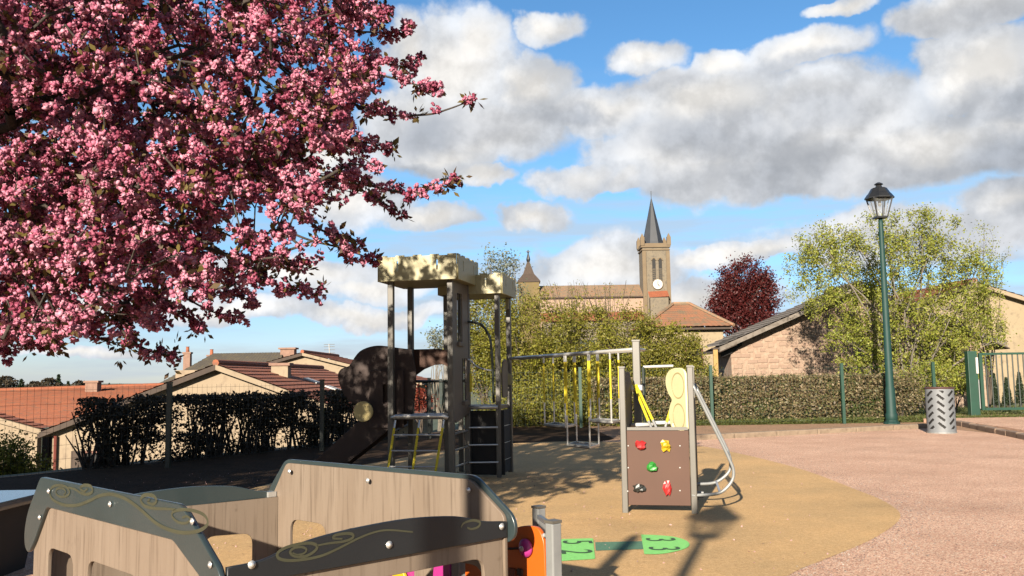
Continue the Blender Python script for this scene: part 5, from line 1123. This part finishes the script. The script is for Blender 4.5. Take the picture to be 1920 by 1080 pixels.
    sa = [[(425, 312), (440, 290), (415, 268), (380, 275), (375, 305), (405, 325), (445, 320), (465, 295), (445, 262), (395, 248), (348, 262), (332, 300), (355, 345), (430, 380), (520, 380), (600, 350), (660, 320), (740, 308), (830, 335), (900, 380), (960, 430), (1040, 500), (1130, 545), (1230, 565), (1330, 550), (1385, 505), (1365, 450), (1300, 420), (1220, 410), (1155, 425), (1150, 460), (1190, 495), (1240, 500), (1270, 475), (1245, 455), (1215, 465)],
          [(455, 262), (500, 275), (540, 300), (585, 308), (618, 288), (605, 255), (560, 248), (535, 268), (560, 288), (585, 272)],
          [(1170, 410), (1100, 405), (1030, 402), (965, 385), (938, 345), (965, 315), (1020, 318), (1045, 350), (1020, 375), (985, 360), (1000, 340)]]
    u_eff = ua; nsgn = ua.cross(ez); oA2 = A0+na*.0305; offA = .0006 if (nsgn-na).length < .1 else -.0006
    scrolls(sa, (0, 840), s, oA2, na, ua, .014, ta, offA)
    sb = [[(455, 700), (490, 712), (535, 700), (548, 675), (515, 660), (465, 668), (440, 695), (470, 720), (540, 722), (600, 690), (620, 655), (580, 635), (500, 640), (410, 665), (358, 700), (365, 735), (430, 750), (540, 742), (650, 718), (740, 680), (820, 640), (900, 600), (1000, 562), (1100, 547), (1260, 560)],
          [(620, 650), (700, 635), (800, 622), (855, 600), (855, 575), (810, 570), (740, 582), (730, 602), (790, 605)],
          [(1620, 530), (1650, 540), (1695, 525), (1705, 495), (1660, 482), (1600, 500), (1580, 530)]]
    oB2 = B0+nb*.0305; offB = .0006 if (ub.cross(ez)-nb).length < .1 else -.0006
    scrolls(sb, (420, 840), s, oB2, nb, ub, .011, tb, offB)
playhouse()

# ================================================================== CHERRY TREE
def cherry():
    base = Vector((-4.9, 5.2, 0)); t = thing('cherry_tree', 'large double flowered pink cherry tree in blossom filling the upper left', 'tree', base)
    crown = [(-1500, 420), (-1450, 0), (-1100, -480), (-500, -760), (100, -700), (520, -430), (700, -180), (700, 0), (690, 60), (705, 130), (695, 170), (640, 215), (665, 270), (660, 330), (610, 360), (575, 378), (480, 385), (500, 440), (540, 470), (500, 520), (430, 520), (395, 560), (300, 588), (230, 600), (100, 622), (0, 630), (-300, 640), (-900, 600), (-1300, 560)]
    def depth_rng(px, py):   # an egg-shaped crown round the trunk
        c = 6.5; X = (px-960)/F_PX*6.5; dx = (X+4.6)/4.6; z = 1.4+(706-py)/F_PX*6.5; dz = (z-3.6)/3.2; q = max(0.05, 1-dx*dx*.85-dz*dz*.55); return c, 2.3*math.sqrt(q)
    holes = [(395, 175, 30), (300, 190, 22), (90, 60, 20), (340, 100, 25), (365, 20, 25), (480, 150, 25), (560, 45, 26), (520, 120, 22), (430, 480, 35), (480, 240, 22), (330, 270, 20), (600, 290, 26), (560, 250, 18), (640, 110, 20), (180, 575, 30), (60, 545, 22), (330, 545, 30), (470, 410, 20), (250, 540, 18), (20, 470, 16), (585, 330, 22), (610, 160, 22)]
    pts = []
    def clus_ok(px, py):
        return not any((px-a)**2+((py-b)*1.2)**2 < (r*rng.uniform(.8, 1.3))**2 for a, b, r in holes)
    N_in, N_out = 5800, 7600
    while len(pts) < N_in:
        px, py = rng.uniform(-60, 760), rng.uniform(-60, 660)
        if inside((px, py), crown) and clus_ok(px, py):
            c, h = depth_rng(px, py); q0 = np.array(P(px, py, c+rng.uniform(-h, h*.9)))
            for _ in range(int(rng.integers(2, 9))): pts.append(q0+rng.normal(size=3)*np.array([.075, .075, .05]))
    pts = pts[:N_in]
    while len(pts) < N_in+N_out:
        d_ = rng.normal(size=3); d_ /= np.linalg.norm(d_); q0 = np.array([-6.0, 4.6, 4.6])+d_*rng.uniform(.2, 1)**(1/3)*np.array([5.8, 4.8, 2.9])
        v_ = Vector(q0)-Vector((0, 0, CAM_Z)); dz_ = v_.dot(_f); px = 960+F_PX*v_.dot(_r)/dz_; py = 540-F_PX*v_.dot(_u)/dz_
        if dz_ > .3 and -60 < px < 2000 and -60 < py < 1200: continue
        if q0[1] < 4.2 and q0[2] < 2.75+.05*(4-q0[1]) or np.linalg.norm(q0-np.array([0, 0, 1.4])) < 1.8: continue
        Ls = q0[2]/math.tan(SUN_EL); g_x, g_y = q0[0]+math.sin(SUN_AZ)*Ls, q0[1]+math.cos(SUN_AZ)*Ls     # keep the sunlit ground free
        if (g_y < 9.3 and g_x > -4.2) or (g_y >= 9.3 and g_x > -.8+(g_y-11.4)*.665): continue
        if -.6 < g_x < 3.0 and 18.6 < g_y < 21.8 and rng.random() < .85: continue
        if -.5 < g_x < 2.6 and 14.8 < g_y < 18.7 and rng.random() < .5: continue
        for _ in range(3): pts.append(q0+rng.normal(size=3)*.08)
    pts = np.array(pts[:N_in+N_out])
    # limbs: greedy growth of a skeleton from the fork towards the blossom points
    fork = base+Vector((.1, 0, 1.55)); mb = MB(); mb.tube([base-ez*.1, base+Vector((.02, 0, .5)), base+Vector((.06, 0, 1.1)), fork], [.24, .19, .17, .19], 14); mb.build('trunk', m_bark, t, smooth=True)
    mb = MB(); nodes = [np.array(fork)]; par = [-1]; 
    # main limbs
    for k in range(15):
        tgt = pts[rng.integers(0, len(pts))] if k > 8 else np.array(P([-1300, -900, -500, -100, 200, 450, 620, 300, 0][k], [100, -400, -300, -450, -200, 60, 260, 420, 300][k], 6.5+rng.normal()*.9))
        f = np.array(fork); st = 0; path = catmull([f, f+(tgt-f)*.3+np.array([0, 0, .35]), f+(tgt-f)*.68+np.array([0, 0, .3]), tgt], 8)
        prev = 0
        for q in path[1:]: nodes.append(np.array(q)+rng.normal(size=3)*.02); par.append(prev); prev = len(nodes)-1
    order = np.argsort(np.linalg.norm(pts-np.array(fork), axis=1))
    NA = np.zeros((len(nodes)+30000, 3)); NA[:len(nodes)] = nodes; nn = len(nodes)
    for i in order[::1]:
        if rng.random() > .34 and np.linalg.norm(pts[i]-np.array(fork)) > 1: continue
        p = pts[i]; d = np.linalg.norm(NA[:nn]-p, axis=1); j = int(np.argmin(d)); L_ = d[j]
        if L_ < .05: continue
        st = max(1, int(L_/.16)); prev = j; a0 = NA[j].copy()
        for s_ in range(1, st+1):
            q = a0+(p-a0)*s_/st+rng.normal(size=3)*.018+np.array([0, 0, .05*L_*math.sin(math.pi*s_/st)])
            if nn >= len(NA): break
            NA[nn] = q; par.append(prev); prev = nn; nn += 1
    # sprigs that reach out of the crown
    sprigs = [[(650, 190), (720, 215), (800, 215), (840, 205), (885, 188)], [(660, 130), (730, 145), (785, 160), (822, 165)], [(690, 110), (760, 125), (790, 105)], [(680, 60), (740, 60), (768, 45)], [(640, 330), (710, 352), (770, 362), (820, 350), (858, 330)], [(660, 345), (710, 375), (755, 402)],
              [(520, 425), (580, 450), (640, 465), (700, 487)], [(560, 400), (600, 430), (640, 445), (670, 460)], [(470, 505), (520, 535), (560, 545), (603, 540)], [(350, 560), (400, 585), (445, 592)], [(420, 545), (460, 560), (478, 572)], [(210, 600), (250, 640), (290, 662), (322, 666)], [(0, 600), (40, 640), (80, 645), (105, 655)], [(-60, 620), (-10, 650), (30, 655)],
              [(140, 600), (200, 640), (250, 640)], [(640, 260), (700, 270), (735, 280)], [(300, 570), (360, 600), (370, 612)], [(520, 480), (550, 500), (585, 490)], [(640, 20), (690, 30), (735, 20)]]
    dark = []; spts = []
    for si, sp_ in enumerate(sprigs):
        Yd = 6.0+rng.uniform(-.4, .6); q = catmull([tuple(P(px, py, Yd)) for px, py in sp_], 7); j = int(np.argmin(np.linalg.norm(NA[:nn]-q[0], axis=1))); prev = j
        for k, x in enumerate(q):
            NA[nn] = x; par.append(prev); prev = nn; nn += 1
            f = k/len(q)
            if si in (0,) and .45 < f < .9: dens_ = .35
            elif si in (9, 6): dens_ = .6
            else: dens_ = .9
            if rng.random() < dens_: spts.append(x+rng.normal(size=3)*np.array([.025, .04, .02])); dark.append(si in (4, 5, 6, 7, 11, 12, 13, 14))
        spts.append(q[-1]); dark.append(si in (4, 6, 12))
    # radii by descendants
    cnt = np.ones(nn)
    for i in range(nn-1, 0, -1): cnt[par[i]] += cnt[i]
    rad = .0018+.0018*cnt**.44; rad = np.minimum(rad, .12)
    ch = {}
    segV = []; segF = []; kk = 0
    idx = np.arange(1, nn); pa = np.array(par[1:]); a_, b_ = NA[pa], NA[idx]; d = b_-a_; l = np.linalg.norm(d, axis=1)+1e-9; d /= l[:, None]
    up = np.tile([0., 0., 1.], (len(d), 1)); up[np.abs(d[:, 2]) > .9] = [1, 0, 0]; x = np.cross(d, up); x /= np.linalg.norm(x, axis=1)[:, None]; y = np.cross(x, d)
    Vs = []; 
    ra, rb = np.minimum(rad[pa], rad[idx]*1.6), rad[idx]
    for e, (c_, r_) in enumerate(((a_, ra), (b_, rb))):
        for k in range(5): an = 2*math.pi*k/5; Vs.append(c_+(x*math.cos(an)+y*math.sin(an))*r_[:, None])
    V = np.stack(Vs, 1).reshape(-1, 3); o = (np.arange(len(d))*10)[:, None]; F = np.concatenate([o+np.array([[k, (k+1) % 5, 5+(k+1) % 5, 5+k]]) for k in range(5)])
    link('branches', np_mesh('branches', V, F), m_bark, t, kind='stuff', smooth=True)
    # blossom pompoms: four variants of a ball of double flowers made of many small petals
    cols_l = [(.86, .29, .43), (.92, .38, .52), (.78, .22, .35), (.96, .48, .60), (.62, .13, .24), (.86, .29, .44)]
    m_pet = leafmat('cherry_petal', cols_l, .22, .6)
    m_pet_d = leafmat('deep_cherry_petal', [(.42, .06, .13), (.58, .14, .24), (.28, .03, .07), (.68, .21, .33)], .22, .6)
    m_lf = leafmat('bronze_leaf', [(.10, .04, .018), (.16, .10, .025), (.22, .17, .04), (.07, .03, .016), (.28, .20, .06)], .3)
    def flower(c, fr, nu, nv):   # a ruffled double flower, one connected piece
        Vv = [[0, 0, 1.]]; Ff = []
        for j in range(1, nv):
            th = math.pi*j/nv
            for k in range(nu):
                a = 2*math.pi*(k+.5*(j % 2))/nu; r_ = rng.uniform(.45, 1.35); Vv.append([r_*math.sin(th)*math.cos(a), r_*math.sin(th)*math.sin(a), r_*math.cos(th)])
        Vv.append([0, 0, -.8])
        for k in range(nu): Ff.append((0, 1+k, 1+(k+1) % nu))
        for j in range(nv-2):
            for k in range(nu): a = 1+j*nu; Ff += [(a+k, a+nu+k, a+(k+1) % nu), (a+(k+1) % nu, a+nu+k, a+nu+(k+1) % nu)]
        a = 1+(nv-2)*nu
        for k in range(nu): Ff.append((a+k, len(Vv)-1, a+(k+1) % nu))
        q = np.array(Matrix.Rotation(rng.uniform(0, 6), 3, 'X') @ Matrix.Rotation(rng.uniform(0, 6), 3, 'Y'))
        return np.array(Vv) @ q.T*fr+c, np.array(Ff)
    def petals(c, fr, dd, n=4):
        Vv = []; Ff = []
        for k in range(n):
            pd = rng.normal(size=3); pd = pd/np.linalg.norm(pd)*.9+dd*.5; pd /= np.linalg.norm(pd); xx = np.cross(pd, rng.normal(size=3)); xx /= np.linalg.norm(xx); q = c+pd*fr*.9; s_ = fr*.75
            Vv += [q-xx*s_*.5-pd*s_*.5, q+xx*s_*.5-pd*s_*.5, q+xx*s_*.8+pd*s_*.5, q-xx*s_*.8+pd*s_*.55]; Ff += [(4*k, 4*k+1, 4*k+2), (4*k, 4*k+2, 4*k+3)]
        return np.array(Vv), np.array(Ff)
    def pom(nf, R_, fr, nu=7, nv=4):
        V_, F_ = [], []; k = 0
        for f in range(nf):
            dd = rng.normal(size=3); dd /= np.linalg.norm(dd); v, q = flower(dd*R_*rng.uniform(.6, 1), fr*rng.uniform(.8, 1.15), nu, nv); V_.append(v); F_.append(q+k); k += len(v)
            if nv > 2: v, q = petals(v.mean(0), fr, dd); V_.append(v); F_.append(q+k); k += len(v)
        return np.concatenate(V_), np.concatenate(F_)
    poms = [pom(11, .036, .0145, 5, 3), pom(12, .042, .015, 5, 3), pom(7, .027, .0145, 5, 3), pom(10, .036, .0145, 5, 3), pom(6, .022, .014, 5, 3)]
    low = [pom(6, .06, .044, 4, 2) for _ in range(5)]
    lf = []
    for k in range(5):
        Vv = []
        for j in range(5):
            dd = rng.normal(size=3); dd /= np.linalg.norm(dd); xx = np.cross(dd, rng.normal(size=3)); xx /= np.linalg.norm(xx); b0 = dd*.02; s_ = rng.uniform(.035, .065); Vv += [b0, b0+dd*s_*.5+xx*s_*.24, b0+dd*s_, b0+dd*s_*.5-xx*s_*.24]
        lf.append(np.array(Vv))
    allp = np.concatenate([pts, np.array(spts)]); n_main = len(pts)
    dist = np.linalg.norm(allp-np.array([0, 0, 1.4]), axis=1)
    vis = (np.abs(allp[:, 0]/allp[:, 1]) < .56) & ((allp[:, 2]-1.4)/allp[:, 1] < .44)
    key = np.where(vis, dist, 99); near = set(np.argsort(key)[:300].tolist())
    mesh_p = []
    for k, v in enumerate(poms):
        for mi, mm in enumerate((m_pet, m_pet_d)):
            me = np_mesh('blossom', v[0], v[1]); me.materials.append(mm); mesh_p.append(me)
    off = wpos(t); buf = [[], []]; lb = []
    for i, p in enumerate(allp):
        k = int(rng.integers(0, 5)); a3 = rng.uniform(0, 6.28, 3); ca = Matrix.Rotation(a3[0], 3, 'X') @ Matrix.Rotation(a3[1], 3, 'Z') @ Matrix.Rotation(a3[2], 3, 'Y'); M3 = np.array(ca)
        f_ = rng.uniform(.75, 1.25); is_leafy = rng.random() < (.22 if i < n_main else (.6 if dark[i-n_main] else .1)); deep = int(rng.random() < .30)
        if is_leafy or rng.random() < .45:
            v = lf[int(rng.integers(0, 5))] @ M3.T*rng.uniform(.8, 1.2)+p; lb.append(v)
        if is_leafy and i not in near and rng.random() < .55:
            lb.append(lf[int(rng.integers(0, 5))] @ M3*1.1+p+rng.normal(size=3)*.03); continue
        if i in near:
            o = bpy.data.objects.new('blossom', mesh_p[k*2+deep]); COL.objects.link(o); o.parent = t; o.matrix_local = Matrix.Translation(Vector(p)-off) @ (ca.to_4x4()) @ Matrix.Scale(f_, 4)
        else:
            src_ = low[k] if N_in <= i < N_in+N_out else poms[k]; buf[deep].append((src_[0]*f_ @ M3.T+p, src_[1]))
    for b, mm in zip(buf, (m_pet, m_pet_d)):
        V = np.concatenate([x[0] for x in b]); offs = np.cumsum([0]+[len(x[0]) for x in b[:-1]]); Fq = np.concatenate([x[1]+o_ for x, o_ in zip(b, offs)])
        link('blossoms', np_mesh('blossoms', V, Fq), mm, t, kind='stuff')
    V = np.concatenate(lb); link('leaves', np_mesh('leaves', V, np.arange(len(V)).reshape(-1, 4)), m_lf, t, kind='stuff')
cherry()
